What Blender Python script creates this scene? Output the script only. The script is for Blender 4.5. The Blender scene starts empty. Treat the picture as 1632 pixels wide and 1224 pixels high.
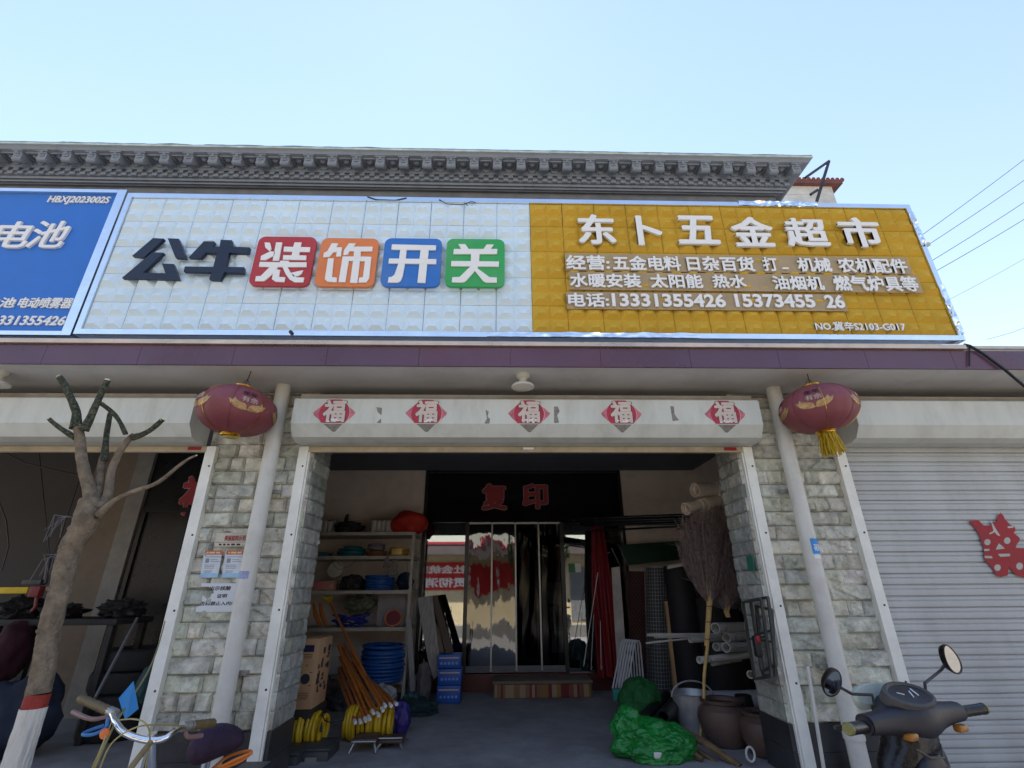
import bpy, bmesh, math, random
import numpy as np
from mathutils import Vector, Matrix, noise
R = math.radians
rnd = random.Random(11)
S = bpy.context.scene
COL = S.collection

# ------------------------------------------------------------------ camera, sky, sun, exposure
EYE = Vector((0, 0, 1.5)); FPX = 775.0
def _cam():
    p, y, r = R(22.92), R(1.69), R(-.394)
    f = Vector((math.sin(y)*math.cos(p), math.cos(y)*math.cos(p), math.sin(p)))
    rt = Vector((math.cos(y), -math.sin(y), 0)); up = rt.cross(f)
    return (rt*math.cos(r)+up*math.sin(r), up*math.cos(r)-rt*math.sin(r), f)
RT, UP, FW = _cam()
cd = bpy.data.cameras.new('camera'); cam = bpy.data.objects.new('camera', cd); COL.objects.link(cam)
cd.sensor_width = 36; cd.lens = FPX/1632*36; cd.clip_start = .05; cd.clip_end = 2000
cam.matrix_world = Matrix(((RT.x, UP.x, -FW.x, EYE.x), (RT.y, UP.y, -FW.y, EYE.y), (RT.z, UP.z, -FW.z, EYE.z), (0, 0, 0, 1)))
S.camera = cam
SUN_EL, SUN_AZ = 63, -8          # azimuth measured from +Y towards +X
W = bpy.data.worlds.new('World'); S.world = W; W.use_nodes = True
wn = W.node_tree; bg = wn.nodes['Background']
sky = wn.nodes.new('ShaderNodeTexSky'); sky.sky_type = 'NISHITA'; sky.sun_disc = False
sky.sun_elevation = R(SUN_EL); sky.sun_rotation = R(SUN_AZ)
sky.air_density = 1.6; sky.dust_density = .02; sky.ozone_density = .3
hz = wn.nodes.new('ShaderNodeMix'); hz.data_type = 'RGBA'; hz.blend_type = 'MULTIPLY'; hz.inputs[0].default_value = 1; hz.inputs[7].default_value = (1.065, .965, 1, 1)
wn.links.new(sky.outputs[0], hz.inputs[6]); wn.links.new(hz.outputs[2], bg.inputs[0]); bg.inputs[1].default_value = .094
sd = Vector((math.sin(R(SUN_AZ))*math.cos(R(SUN_EL)), math.cos(R(SUN_AZ))*math.cos(R(SUN_EL)), math.sin(R(SUN_EL))))
sl = bpy.data.lights.new('sun', 'SUN'); sl.energy = 5; sl.angle = R(.5); sl.color = (1, .9, .76)
so = bpy.data.objects.new('sun', sl); COL.objects.link(so); so.rotation_euler = sd.to_track_quat('Z', 'Y').to_euler(); so.location = (0, 0, 30)
S.view_settings.view_transform = 'Standard'; S.view_settings.look = 'None'; S.view_settings.gamma = 1
S.view_settings.exposure = 1.45
S.cycles.max_bounces = 8; S.cycles.diffuse_bounces = 5; S.cycles.transparent_max_bounces = 12
S.cycles.use_denoising = True

# ------------------------------------------------------------------ helpers
def at(px, py, X=None, Y=None, Z=None):
    """the world point on a real plane that stands at pixel (px, py) of the 1632 x 1224 photograph"""
    d = RT*((px-816)/FPX) - UP*((py-612)/FPX) + FW
    if Y is not None: t = (Y-EYE.y)/d.y
    elif Z is not None: t = (Z-EYE.z)/d.z
    else: t = (X-EYE.x)/d.x
    return EYE + d*t

ORG = {}
def props(o, label=None, cat=None, group=None, kind=None):
    if label: o['label'] = label
    if cat: o['category'] = cat
    if group: o['group'] = group
    if kind: o['kind'] = kind
    return o
def thing(name, loc, label, cat, group=None):
    o = bpy.data.objects.new(name, None); COL.objects.link(o); o.location = loc; o.empty_display_size = .1
    ORG[o] = Vector(loc); return props(o, label, cat, group)

class MB:
    def __init__(s): s.v = []; s.f = []; s.c = []
    def add(s, vs, fs, col=None):
        b = len(s.v); s.v += [tuple(q) for q in vs]; s.f += [tuple(i+b for i in f) for f in fs]; s.c += [col]*len(fs); return s
    def box(s, x0, x1, y0, y1, z0, z1, col=None, fn=None):
        vs = [(x, y, z) for z in (z0, z1) for y in (y0, y1) for x in (x0, x1)]
        if fn: vs = [fn(*q) for q in vs]
        return s.add(vs, [(0, 2, 3, 1), (4, 5, 7, 6), (0, 1, 5, 4), (2, 6, 7, 3), (0, 4, 6, 2), (1, 3, 7, 5)], col)
    def bbox(s, c, size, bev=.01, rot=None, seg=2):
        """bevelled box"""
        bm = bmesh.new(); bmesh.ops.create_cube(bm, size=1)
        for q in bm.verts: q.co = Vector((q.co.x*size[0], q.co.y*size[1], q.co.z*size[2]))
        bmesh.ops.bevel(bm, geom=list(bm.edges), offset=min(bev, min(size)*.45), segments=seg, affect='EDGES', profile=.5)
        return s.bm(bm, Matrix.Translation(c) @ (rot.to_4x4() if rot else Matrix()))
    def bm(s, bm, M=None):
        bm.verts.ensure_lookup_table(); bm.verts.index_update()
        s.add([(M @ q.co) if M else q.co.copy() for q in bm.verts], [tuple(q.index for q in f.verts) for f in bm.faces]); bm.free(); return s
    def tube(s, pts, r, n=10, caps=True, closed=False):
        P = [Vector(p) for p in pts]; m = len(P); rr = r if isinstance(r, (list, tuple)) else [r]*m
        vs = []; u = None
        for i, p in enumerate(P):
            if closed: t = P[(i+1) % m]-P[i-1]
            else: t = (P[min(i+1, m-1)]-P[max(i-1, 0)])
            t = t.normalized() if t.length > 1e-9 else Vector((0, 0, 1))
            if u is None: u = t.orthogonal().normalized()
            u = (u - t*u.dot(t)); u = u.normalized() if u.length > 1e-6 else t.orthogonal().normalized()
            w = t.cross(u)
            vs += [p+(u*math.cos(2*math.pi*k/n)+w*math.sin(2*math.pi*k/n))*rr[i] for k in range(n)]
        fs = []
        for i in range(m if closed else m-1):
            j = (i+1) % m
            fs += [(i*n+k, i*n+(k+1) % n, j*n+(k+1) % n, j*n+k) for k in range(n)]
        if caps and not closed: fs += [tuple(range(n))[::-1], tuple((m-1)*n+k for k in range(n))]
        return s.add(vs, fs)
    def lathe(s, prof, o=(0, 0, 0), n=24, M=None, pinch=None):
        o = Vector(o); vs = []
        for r, z in prof:
            for k in range(n):
                a = 2*math.pi*k/n; q = r*(pinch(k) if pinch else 1)
                v = Vector((q*math.cos(a), q*math.sin(a), z)); vs.append(o+((M @ v) if M else v))
        fs = [(i*n+k, i*n+(k+1) % n, (i+1)*n+(k+1) % n, (i+1)*n+k) for i in range(len(prof)-1) for k in range(n)]
        if prof[0][0] > 1e-6: fs.append(tuple(range(n))[::-1])
        if prof[-1][0] > 1e-6: fs.append(tuple((len(prof)-1)*n+k for k in range(n)))
        return s.add(vs, fs)
    def hollow(s, p0, p1, r, w=.15, n=16):
        """a pipe with an open bore"""
        p0, p1 = Vector(p0), Vector(p1); t = (p1-p0).normalized(); u = t.orthogonal().normalized(); v = t.cross(u); L = (p1-p0).length; ri = r*(1-w)
        vs = []
        for rad, d in ((r, 0), (r, L), (ri, L), (ri, 0)):
            vs += [p0+t*d+(u*math.cos(2*math.pi*k/n)+v*math.sin(2*math.pi*k/n))*rad for k in range(n)]
        fs = [(i*n+k, i*n+(k+1) % n, ((i+1) % 4)*n+(k+1) % n, ((i+1) % 4)*n+k) for i in range(4) for k in range(n)]
        return s.add(vs, fs)
    def prism(s, poly, fn, d0, d1, col=None):
        """2D outline -> solid; fn(u, v, d) gives the point"""
        n = len(poly); vs = [fn(u, v, d0) for u, v in poly]+[fn(u, v, d1) for u, v in poly]
        fs = [tuple(range(n)), tuple(range(2*n-1, n-1, -1))]+[(i, n+i, n+(i+1) % n, (i+1) % n) for i in range(n)]
        return s.add(vs, fs, col)
    def grid(s, nu, nv, fn, flip=False):
        vs = [fn(i/nu, j/nv) for j in range(nv+1) for i in range(nu+1)]; w = nu+1
        fs = [(j*w+i, j*w+i+1, (j+1)*w+i+1, (j+1)*w+i) for j in range(nv) for i in range(nu)]
        return s.add(vs, [f[::-1] for f in fs] if flip else fs)
    def blob(s, c, rad, seed=0, amp=.18, sc=2.0, sub=4, flat=None, amp2=.05):
        bm = bmesh.new(); bmesh.ops.create_icosphere(bm, subdivisions=sub, radius=1)
        off = Vector((seed*7.3, seed*3.1, seed*1.7))
        for q in bm.verts:
            d = q.co.normalized()
            k = 1+amp*noise.noise(d*sc+off)+amp2*noise.noise(d*sc*4+off)+amp2*.6*abs(noise.noise(d*sc*9+off))
            q.co = Vector((d.x*rad[0]*k, d.y*rad[1]*k, d.z*rad[2]*k))
            if flat is not None and q.co.z < -rad[2]*flat: q.co.z = -rad[2]*flat
        return s.bm(bm, Matrix.Translation(c))
    def build(s, name, mat, parent=None, ang=35, label=None, cat=None, group=None, kind=None):
        v = np.array(s.v)
        if parent is not None: org = ORG[parent]
        else: org = Vector(((v[:, 0].min()+v[:, 0].max())/2, (v[:, 1].min()+v[:, 1].max())/2, v[:, 2].min()))
        me = bpy.data.meshes.new(name); me.from_pydata([(a-org.x, b-org.y, c-org.z) for a, b, c in s.v], [], s.f)
        bm = bmesh.new(); bm.from_mesh(me); bmesh.ops.recalc_face_normals(bm, faces=bm.faces); bm.to_mesh(me); bm.free()
        if any(c is not None for c in s.c):
            a = me.color_attributes.new('col', 'FLOAT_COLOR', 'CORNER')
            for p in me.polygons:
                c = s.c[p.index] or (1, 1, 1)
                for li in p.loop_indices: a.data[li].color = (*c, 1)
        me.polygons.foreach_set('use_smooth', [ang > 0]*len(me.polygons)); me.set_sharp_from_angle(angle=R(max(ang, 1)))
        me.materials.append(mat); o = bpy.data.objects.new(name, me); COL.objects.link(o)
        if parent is not None: o.parent = parent; ORG[o] = org
        else: o.location = org; ORG[o] = org
        return props(o, label, cat, group, kind)

def copy_tree(o, parent=None):
    c = o.copy(); COL.objects.link(c)
    if parent: c.parent = parent
    for ch in [q for q in bpy.data.objects if q.parent == o]: copy_tree(ch, c)
    return c

MATS = {}
def mat(name, col, rough=.6, metal=0., var=.18, sc=6., bump=.15, bsc=40., dirt=0., dcol=(.05, .045, .04), dsc=2.5, spec=.5, attr=False, streak=None, trans=0., alpha=1., sheen=0., coat=0., ior=1.45):
    if name in MATS: return MATS[name]
    m = bpy.data.materials.new(name); m.use_nodes = True; nt = m.node_tree; N = nt.nodes; L = nt.links
    b = N['Principled BSDF']; b.inputs['Roughness'].default_value = rough; b.inputs['Metallic'].default_value = metal
    b.inputs['Specular IOR Level'].default_value = spec; b.inputs['Transmission Weight'].default_value = trans; b.inputs['Alpha'].default_value = alpha
    b.inputs['Sheen Weight'].default_value = sheen; b.inputs['Coat Weight'].default_value = coat; b.inputs['IOR'].default_value = ior
    tc = N.new('ShaderNodeTexCoord'); geo = N.new('ShaderNodeNewGeometry')
    vec = geo.outputs['Position'] if streak is None else None
    if streak is not None:
        mp = N.new('ShaderNodeMapping'); mp.inputs['Scale'].default_value = streak; L.new(geo.outputs['Position'], mp.inputs[0]); vec = mp.outputs[0]
    n1 = N.new('ShaderNodeTexNoise'); n1.inputs['Scale'].default_value = sc; n1.inputs['Detail'].default_value = 6; n1.inputs['Roughness'].default_value = .6; L.new(vec, n1.inputs['Vector'])
    hi = tuple(min(1, c*(1+var)) for c in col); lo = tuple(c*(1-var) for c in col)
    rp = N.new('ShaderNodeValToRGB'); rp.color_ramp.elements[0].position = .3; rp.color_ramp.elements[1].position = .7
    rp.color_ramp.elements[0].color = (*lo, 1); rp.color_ramp.elements[1].color = (*hi, 1); L.new(n1.outputs['Fac'], rp.inputs[0])
    out = rp.outputs[0]
    if attr:
        a = N.new('ShaderNodeVertexColor'); a.layer_name = 'col'
        mx = N.new('ShaderNodeMix'); mx.data_type = 'RGBA'; mx.blend_type = 'MULTIPLY'; mx.inputs[0].default_value = 1
        L.new(out, mx.inputs[6]); L.new(a.outputs[0], mx.inputs[7]); out = mx.outputs[2]
    if dirt:
        n2 = N.new('ShaderNodeTexNoise'); n2.inputs['Scale'].default_value = dsc; n2.inputs['Detail'].default_value = 9; n2.inputs['Roughness'].default_value = .7; L.new(vec, n2.inputs['Vector'])
        r2 = N.new('ShaderNodeValToRGB'); r2.color_ramp.elements[0].position = .48; r2.color_ramp.elements[1].position = .75; L.new(n2.outputs['Fac'], r2.inputs[0])
        mu = N.new('ShaderNodeMath'); mu.operation = 'MULTIPLY'; mu.inputs[1].default_value = dirt; L.new(r2.outputs[0], mu.inputs[0])
        mx = N.new('ShaderNodeMix'); mx.data_type = 'RGBA'; L.new(mu.outputs[0], mx.inputs[0]); L.new(out, mx.inputs[6]); mx.inputs[7].default_value = (*dcol, 1); out = mx.outputs[2]
    L.new(out, b.inputs['Base Color'])
    if bump:
        n3 = N.new('ShaderNodeTexNoise'); n3.inputs['Scale'].default_value = bsc; n3.inputs['Detail'].default_value = 5; L.new(vec, n3.inputs['Vector'])
        bp = N.new('ShaderNodeBump'); bp.inputs['Strength'].default_value = bump; bp.inputs['Distance'].default_value = .02; L.new(n3.outputs['Fac'], bp.inputs['Height']); L.new(bp.outputs[0], b.inputs['Normal'])
    if rough > .08:
        mr = N.new('ShaderNodeMapRange'); mr.inputs['To Min'].default_value = max(.03, rough-.12); mr.inputs['To Max'].default_value = min(1, rough+.12); L.new(n1.outputs['Fac'], mr.inputs[0]); L.new(mr.outputs[0], b.inputs['Roughness'])
    MATS[name] = m; return m

TXT = {}
def text_geo(body, bold=.02, shear=0.):
    """outlines of the writing in a 0..1 box; dense characters are thickened by overlaid shifted copies"""
    k = (body, bold, shear)
    if k not in TXT:
        cjk = any(ord(q) > 0x2e80 for q in body)
        c = bpy.data.curves.new('lettering', 'FONT'); c.body = body; c.offset = 0 if cjk else bold; c.extrude = .5; c.shear = shear; c.resolution_u = 2 if cjk else 4
        o = bpy.data.objects.new('lettering', c); COL.objects.link(o)
        dg = bpy.context.evaluated_depsgraph_get(); me = bpy.data.meshes.new_from_object(o.evaluated_get(dg))
        v = np.array([q.co[:] for q in me.vertices]); fs = [tuple(p.vertices) for p in me.polygons]
        bpy.data.objects.remove(o); bpy.data.curves.remove(c); bpy.data.meshes.remove(me)
        v[:, 2] = v[:, 2]-v[:, 2].min(); v[:, 2] /= v[:, 2].max()
        if cjk and bold > .004:
            vv, ff, n = [], [], len(v)
            for j, (dx, dy) in enumerate(((0, 0), (-1, -.55), (1, -.55), (-1, .55), (1, .55), (0, -.9), (0, .9))):
                w = v.copy(); w[:, 0] += dx*bold; w[:, 1] += dy*bold; w[:, 2] *= 1-.012*j; vv.append(w); ff += [tuple(i+n*j for i in f) for f in fs]
            v = np.concatenate(vv); fs = ff
        lo, hi = v[:, :2].min(0), v[:, :2].max(0); v[:, :2] = (v[:, :2]-lo)/np.maximum(hi-lo, 1e-6); TXT[k] = (v, fs)
    return TXT[k]
def letters(name, body, rect, y, d, m, parent, bold=.02, shear=0., fn=None, back=False, **kw):
    """rect = pixel box of the writing; solid letters stand d proud of plane y"""
    v, fs = text_geo(body, bold, shear)
    mb = MB()
    if fn: pts = [fn(*q) for q in v]
    else:
        px0, py0, px1, py1 = rect; cx, cy = (px0+px1)/2, (py0+py1)/2
        x0, x1 = at(px0, cy, Y=y).x, at(px1, cy, Y=y).x; z1, z0 = at(cx, py0, Y=y).z, at(cx, py1, Y=y).z
        pts = [(x0+(x1-x0)*q[0], y-d*q[2], z0+(z1-z0)*q[1]) for q in v]
    mb.add(pts, fs); return mb.build(name, m, parent, ang=0, **kw)
def wall_fn(y):                      # outline given in pixels, standing on plane y
    return lambda u, v, d: (lambda q: (q.x, y-d, q.z))(at(u, v, Y=y))

# ------------------------------------------------------------------ materials
WHITE = mat('white_paint', (.57, .58, .53), .45, var=.06, bump=.05, dirt=.5, dcol=(.36, .33, .27), streak=(2.5, 2.5, .7), dsc=2.2, sc=3)
CREAM = mat('cream_wall', (.70, .61, .54), .75, var=.08, sc=3, bump=.1, dirt=.35, dcol=(.26, .23, .19))
SOFF = mat('soffit_paint', (.56, .55, .535), .7, var=.08, sc=2, bump=.08, bsc=12, dirt=.5, dcol=(.32, .29, .26), dsc=1.6)
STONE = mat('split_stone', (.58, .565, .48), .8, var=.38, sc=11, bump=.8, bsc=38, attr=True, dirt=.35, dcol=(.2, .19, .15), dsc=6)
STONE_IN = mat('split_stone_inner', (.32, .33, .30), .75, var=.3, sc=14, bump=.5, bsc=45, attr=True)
MORTAR = mat('mortar', (.20, .20, .185), .9, var=.2)
CORN = mat('cornice_grey', (.21, .24, .285), .8, var=.2, sc=5, bump=.3, bsc=50, dirt=.5, dcol=(.13, .145, .165), dsc=5)
CORNTOP = mat('cornice_weathered', (.44, .52, .50), .85, var=.25, sc=6, bump=.4, dirt=.5, dcol=(.17, .18, .15))
DARKTILE = mat('dark_tile', (.035, .036, .04), .35, var=.3, bump=.08, dirt=.3, dcol=(.1, .095, .09))
PURPLE = mat('purple_tile', (.105, .055, .095), .3, var=.2, sc=1.2, bump=.08, bsc=14, dirt=.75, dcol=(.13, .035, .045), dsc=.55)  # reddish patches paint mirrored surroundings into the glossy tile, along with rusty dirt
CHROME = mat('mirror_trim', (.82, .86, .90), .12, 1., var=.05, bump=.12, bsc=9)
ALU = mat('aluminium', (.80, .79, .72), .42, .0, var=.08, bump=.03, dirt=.3, dcol=(.45, .42, .36), dsc=4)
TILEW = mat('white_panel', (.645, .78, .875), .38, var=.04, sc=2, bump=.06, bsc=14, dirt=.2, dcol=(.55, .58, .6), dsc=1.2)
TILEY = mat('ochre_panel', (.56, .355, .05), .6, spec=.06, var=.1, sc=2, bump=.06, bsc=14, dirt=.25, dcol=(.30, .16, .03), dsc=1.4)
LETW = mat('white_letters', (.78, .78, .77), .45, var=.04, bump=0, dirt=.15, dcol=(.6, .58, .53), dsc=3)
STRIP = mat('lettering_strip', (.37, .275, .15), .5, var=.12, sc=5, bump=.05)
NAVY = mat('navy_letters', (.012, .02, .045), .35, var=.15, bump=.04)
BLUEP = mat('blue_film', (.022, .15, .55), .4, var=.05, bump=.03)
STEEL = mat('dark_steel', (.05, .05, .052), .5, .6, var=.3, dirt=.5, dcol=(.12, .08, .05))
GREYSTEEL = mat('grey_steel', (.36, .36, .35), .4, .7, var=.15, dirt=.3)
GOLD = mat('gold_trim', (.75, .48, .08), .22, 1., var=.1, bump=0)
PVC = mat('pvc_white', (.60, .59, .54), .4, var=.06, bump=.03, dirt=.5, dcol=(.40, .37, .31), dsc=4)
PVCC = mat('pvc_cream', (.80, .72, .62), .5, var=.08, bump=.03, dirt=.3)
BLACK = mat('black_plastic', (.012, .012, .013), .4, var=.3, bump=.06, dirt=.35, dcol=(.05, .047, .042))
BLACKM = mat('black_matte', (.016, .016, .018), .7, var=.3, bump=.1)
WIRE = mat('cable_black', (.01, .01, .012), .5, bump=0)
PAPER = mat('white_paper', (.74, .74, .73), .7, var=.04, bump=.04)
INK = mat('ink', (.03, .03, .035), .7, bump=0)
REDP = mat('red_paper', (.30, .012, .02), .55, var=.12, bump=.1)
CARD = mat('cardboard', (.50, .30, .16), .75, var=.1, bump=.06)
HANDLE = mat('varnished_handle', (.42, .13, .025), .4, var=.25, sc=12, bump=.05)
WOODG = mat('grey_board', (.30, .28, .26), .8, var=.3, sc=8, streak=(8, 8, 1), bump=.3)
WOODB = mat('brown_board', (.10, .07, .05), .7, var=.3, sc=8, streak=(8, 8, 1), bump=.3)
YEL = mat('yellow_hose', (.55, .36, .015), .45, var=.12, bump=.08)
BLUEH = mat('blue_hose', (.015, .075, .27), .35, var=.2, bump=.04)
TEAL = mat('teal_hose', (.01, .115, .13), .4, var=.15, bump=.04)
BAGR = mat('red_bag', (.45, .025, .012), .6, var=.15, bump=.3, bsc=25)
BAMBOO = mat('bamboo', (.55, .36, .13), .55, var=.25, sc=9, bump=.1)
TWIG = mat('broom_twigs', (.23, .165, .145), .9, var=.5, sc=22, bump=.1)
CLAY = mat('brown_clay', (.10, .062, .05), .55, var=.25, bump=.15, bsc=25, dirt=.4, dcol=(.16, .11, .09))
ZINC = mat('galvanised', (.5, .5, .5), .45, .6, var=.2, sc=10, bump=.05)
RUBBER = mat('tyre_rubber', (.014, .014, .014), .8, var=.3, bump=.2)
# ------------------------------------------------------------------ setting
GROUND = mat('forecourt_concrete', (.27, .262, .25), .9, var=.15, sc=1.5, bump=.3, bsc=60, dirt=.4, dcol=(.2, .19, .17))
ROADM = mat('road_asphalt', (.10, .097, .093), .9, var=.2, sc=3, bump=.4, bsc=90)
MB().grid(40, 40, lambda u, v: (-300+600*u, -300+600*v, -.004)).build('ground', GROUND, kind='structure')
MB().box(-120, 120, -8.0, -2.2, 0, .006).build('road', ROADM, kind='structure')

# ------------------------------------------------------------------ the shop building
YF = 4.5
bld = thing('shop_building', (.3, 5, 0), 'single storey grey shop building with stone pillars, open bays and classical cornice', 'building')
def stones(mb, nu, x0, x1, z0, z1, fn, seed, rowh=.125):
    """split-face stones as real lumps; fn(u, v, d) maps to the wall"""
    rr = random.Random(seed); z = z0; k = 0
    while z < z1-.02:
        h = min(rowh*rr.uniform(.97, 1.03), z1-z); x = x0-(rr.uniform(.02, .2))
        while x < x1-.01:
            w = rr.choice([.13, .22, .30, .36, .42]); a, b = max(x, x0)+.0015, min(x+w, x1)-.0015
            if b-a > .03:
                t = rr.uniform(.74, 1.16); tint = (t*rr.uniform(.95, 1.05), t, t*rr.uniform(.92, 1.04))
                nx, nz = max(5, int((b-a)/.015)), 9
                tx, tz, ridge = rr.uniform(-.018, .018), rr.uniform(-.02, .02), rr.uniform(-.4, .4)
                rx = rr.uniform(.25, .75); off = Vector((rr.uniform(0, 90), 0, 0))
                def pt(u, v, a=a, b=b, z=z, h=h, tx=tx, tz=tz, rx=rx, ridge=ridge, off=off):
                    e = min(u*(b-a), (1-u)*(b-a), v*h, (1-v)*h)
                    s_ = (u-rx)+ridge*(v-.5)*2+.12*noise.noise(Vector((u*3, v*3, 0))+off)
                    p_ = Vector((u*(b-a), v*h, 0))
                    d = .016+tx*(u-.5)+tz*(v-.5)+(.016 if s_ > 0 else 0)+.022*abs(noise.noise(p_*11+off))-.008*abs(noise.noise(p_*31+off))
                    if e < 1e-5: d = .003
                    elif e < .012: d = min(d, .012+.8*e)
                    return fn(a+(b-a)*u, z+.0015+(h-.003)*v, max(.003, d))
                i0 = len(mb.c); mb.grid(nx, nz, pt); mb.c[i0:] = [tint]*(len(mb.c)-i0)
            x += w
        z += rowh; k += 1
    return mb
PL = [(-2.70, -1.72), (2.28, 3.34)]
PY1 = 4.92
for i, (x0, x1) in enumerate(PL):
    core = MB().box(x0, x1, YF, PY1, .0, 3.3)
    p = core.build('pillar', MORTAR, bld, ang=0)
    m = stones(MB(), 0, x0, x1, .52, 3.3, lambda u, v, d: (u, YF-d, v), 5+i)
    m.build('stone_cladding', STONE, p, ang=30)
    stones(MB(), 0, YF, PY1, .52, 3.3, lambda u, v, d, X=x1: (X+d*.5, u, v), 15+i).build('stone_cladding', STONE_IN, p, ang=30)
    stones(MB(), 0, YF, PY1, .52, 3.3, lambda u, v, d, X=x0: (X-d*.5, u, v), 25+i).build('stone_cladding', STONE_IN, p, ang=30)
    q = MB().box(x0-.012, x1+.012, YF-.035, PY1+.01, .15, .335).box(x0-.012, x1+.012, YF-.035, PY1+.01, .338, .52)
    q.build('plinth', DARKTILE, p, ang=0)
# porch shell
GX0, GX1 = -1.17, 2.02
MB().box(-3.3, GX0, 8.2, 8.4, .15, 3.37).build('back_wall', CREAM, bld, ang=0)
MB().box(GX1, 3.34, 8.2, 8.4, .15, 3.37).build('back_wall', CREAM, bld, ang=0)
jm = MB()
for z in (.75, 1.35, 1.95, 2.55, 2.86): jm.box(-3.3, GX0-.002, 8.197, 8.21, z, z+.006); jm.box(GX1+.002, 3.34, 8.197, 8.21, z, z+.006)
jm.build('wall_joint', mat('pale_joint', (.5, .48, .44), .8), bld, ang=0)
MB().box(GX0, GX1, 8.16, 8.4, .15, .372).build('door_base', mat('maroon_tile', (.10, .018, .018), .35, var=.2, dirt=.3), bld, ang=0)
MB().box(3.34, 3.44, PY1, 8.4, .0, 3.37).build('side_wall', CREAM, bld, ang=0)
MB().box(-2.70, -2.62, PY1, 6.9, .0, 3.37).build('side_wall', CREAM, bld, ang=0)
MB().box(-3.4, -3.3, 7.0, 8.4, .0, 3.37).build('side_wall', CREAM, bld, ang=0)
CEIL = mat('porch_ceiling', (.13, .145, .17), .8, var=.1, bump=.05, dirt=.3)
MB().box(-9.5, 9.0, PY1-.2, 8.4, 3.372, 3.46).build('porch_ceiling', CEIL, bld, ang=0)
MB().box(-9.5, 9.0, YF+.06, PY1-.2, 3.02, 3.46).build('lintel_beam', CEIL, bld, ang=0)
FLOOR = mat('porch_floor', (.27, .26, .26), .7, var=.25, sc=3, bump=.2, bsc=30, dirt=.6, dcol=(.15, .145, .14))
MB().box(-9.5, 9.0, YF-.25, 8.4, .002, .15).build('porch_floor', FLOOR, bld, ang=0)
# dark shop room behind the glass
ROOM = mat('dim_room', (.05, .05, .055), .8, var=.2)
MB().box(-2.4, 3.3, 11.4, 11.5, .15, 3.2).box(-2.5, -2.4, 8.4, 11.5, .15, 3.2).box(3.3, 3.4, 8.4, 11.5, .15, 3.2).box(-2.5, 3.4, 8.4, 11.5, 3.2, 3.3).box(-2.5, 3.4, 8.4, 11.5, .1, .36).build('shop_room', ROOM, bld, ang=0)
# left bay shell
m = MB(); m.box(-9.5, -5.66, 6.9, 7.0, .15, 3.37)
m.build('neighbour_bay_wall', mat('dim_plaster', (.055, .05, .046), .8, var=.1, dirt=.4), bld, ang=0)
LB = 6.9
e0, e1 = at(118, 860, Y=LB).x, at(222, 760, Y=LB).x
MB().box(-5.655, -5.09, LB, LB+.1, .15, 3.37).build('beige_wall_panel', mat('beige_wall', (.16, .125, .09), .75, var=.15, dirt=.4, dcol=(.2, .15, .11)), bld, ang=0)
MB().box(-5.085, -4.86, LB-.03, LB+.1, .15, 3.36).build('door_casing', mat('casing_grey', (.20, .19, .17), .6), bld, ang=0)
DD = mat('black_door_panel', (.006, .006, .007), .3, var=.3, bump=.02)
MB().box(-4.855, -2.62, LB+.02, LB+.1, .15, 3.37).build('dark_doorway', DD, bld, ang=0)
for xx_ in (-4.83, -4.25, -3.72, -3.2): MB().box(xx_, xx_+.05, LB-.012, LB+.018, .15, 2.5).build('door_stile', DD, bld, ang=0)
MB().box(-4.83, -2.7, LB-.012, LB+.0155, 2.5, 2.56).build('door_head', DD, bld, ang=0)
MB().box(-4.19, -3.78, LB+.0, LB+.0175, .5, 2.3).build('door_leaf', mat('brown_door_glass', (.035, .027, .02), .25, var=.3), bld, ang=0)
# canopy slab
CY0 = 3.85
m = MB().box(-9.5, 9.0, CY0+.02, YF+.06, 3.302, 3.50)
m.build('canopy_soffit', SOFF, bld, ang=0)
m = MB(); x = -9.5; rr = random.Random(3)
while x < 9.0:
    m.box(x+.0015, min(x+.8, 9)-.0015, CY0, CY0+.0195, 3.296, 3.478); x += .8
m.build('fascia_tiles', PURPLE, bld, ang=0)
MB().box(-9.5, 4.24, CY0-.03, CY0+.02, 3.485, 3.525).build('canopy_edge_strip', mat('peach_steel_trim', (.62, .47, .36), .3, .7, var=.2, sc=3), bld, ang=0)  # mirror-like stainless edge, its peach reflection put into the metal colour
MB().box(4.242, 9.0, CY0+.0, CY0+.9, 3.503, 3.53).build('canopy_cap', mat('pale_cap', (.5, .49, .47), .7), bld, ang=0)
# upper wall and cornice
XR = 4.04
UW = mat('upper_wall', (.15, .16, .175), .85, var=.15, dirt=.4)
MB().box(-9.5, XR, 5.392, 8.4, 3.5, 6.9).build('upper_wall', UW, bld, ang=0)
Zc = lambda py, Y: at(816, py, Y=Y).z
YC = 5.0
ztop, zlip = Zc(241, YC), Zc(249, YC+.01)
zs = zlip+.01
STEP = [(275, 5.24), (277, 5.23), (279.5, 5.23), (279.5, 5.26), (290.5, 5.26), (291, 5.28), (296, 5.28), (296.8, 5.31), (301, 5.31), (301.8, 5.35), (305, 5.35), (306, 5.39)]
WY = 5.39; XR = 4.04
prof = [(YC-.0, ztop), (YC, ztop-.035), (YC+.015, ztop-.045), (YC+.03, zlip), (YC+.06, zlip-.005), (YC+.07, zs-.015), (5.24, zs-.015)]+[(y, Zc(p, y)) for p, y in STEP]
m = MB(); n = len(prof)
vs = []
for sx in (-9.5, None):
    for y, z in prof: vs.append((-9.5 if sx else XR+(WY-y), y, z))
for y, z in prof: vs.append((XR+(WY-y), 9.2, z))
m.add(vs, [(a*n+i, a*n+i+1, (a+1)*n+i+1, (a+1)*n+i) for a in (0, 1) for i in range(n-1)])
m.build('cornice', CORN, bld, ang=40)
m = MB(); jag = random.Random(4)
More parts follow.
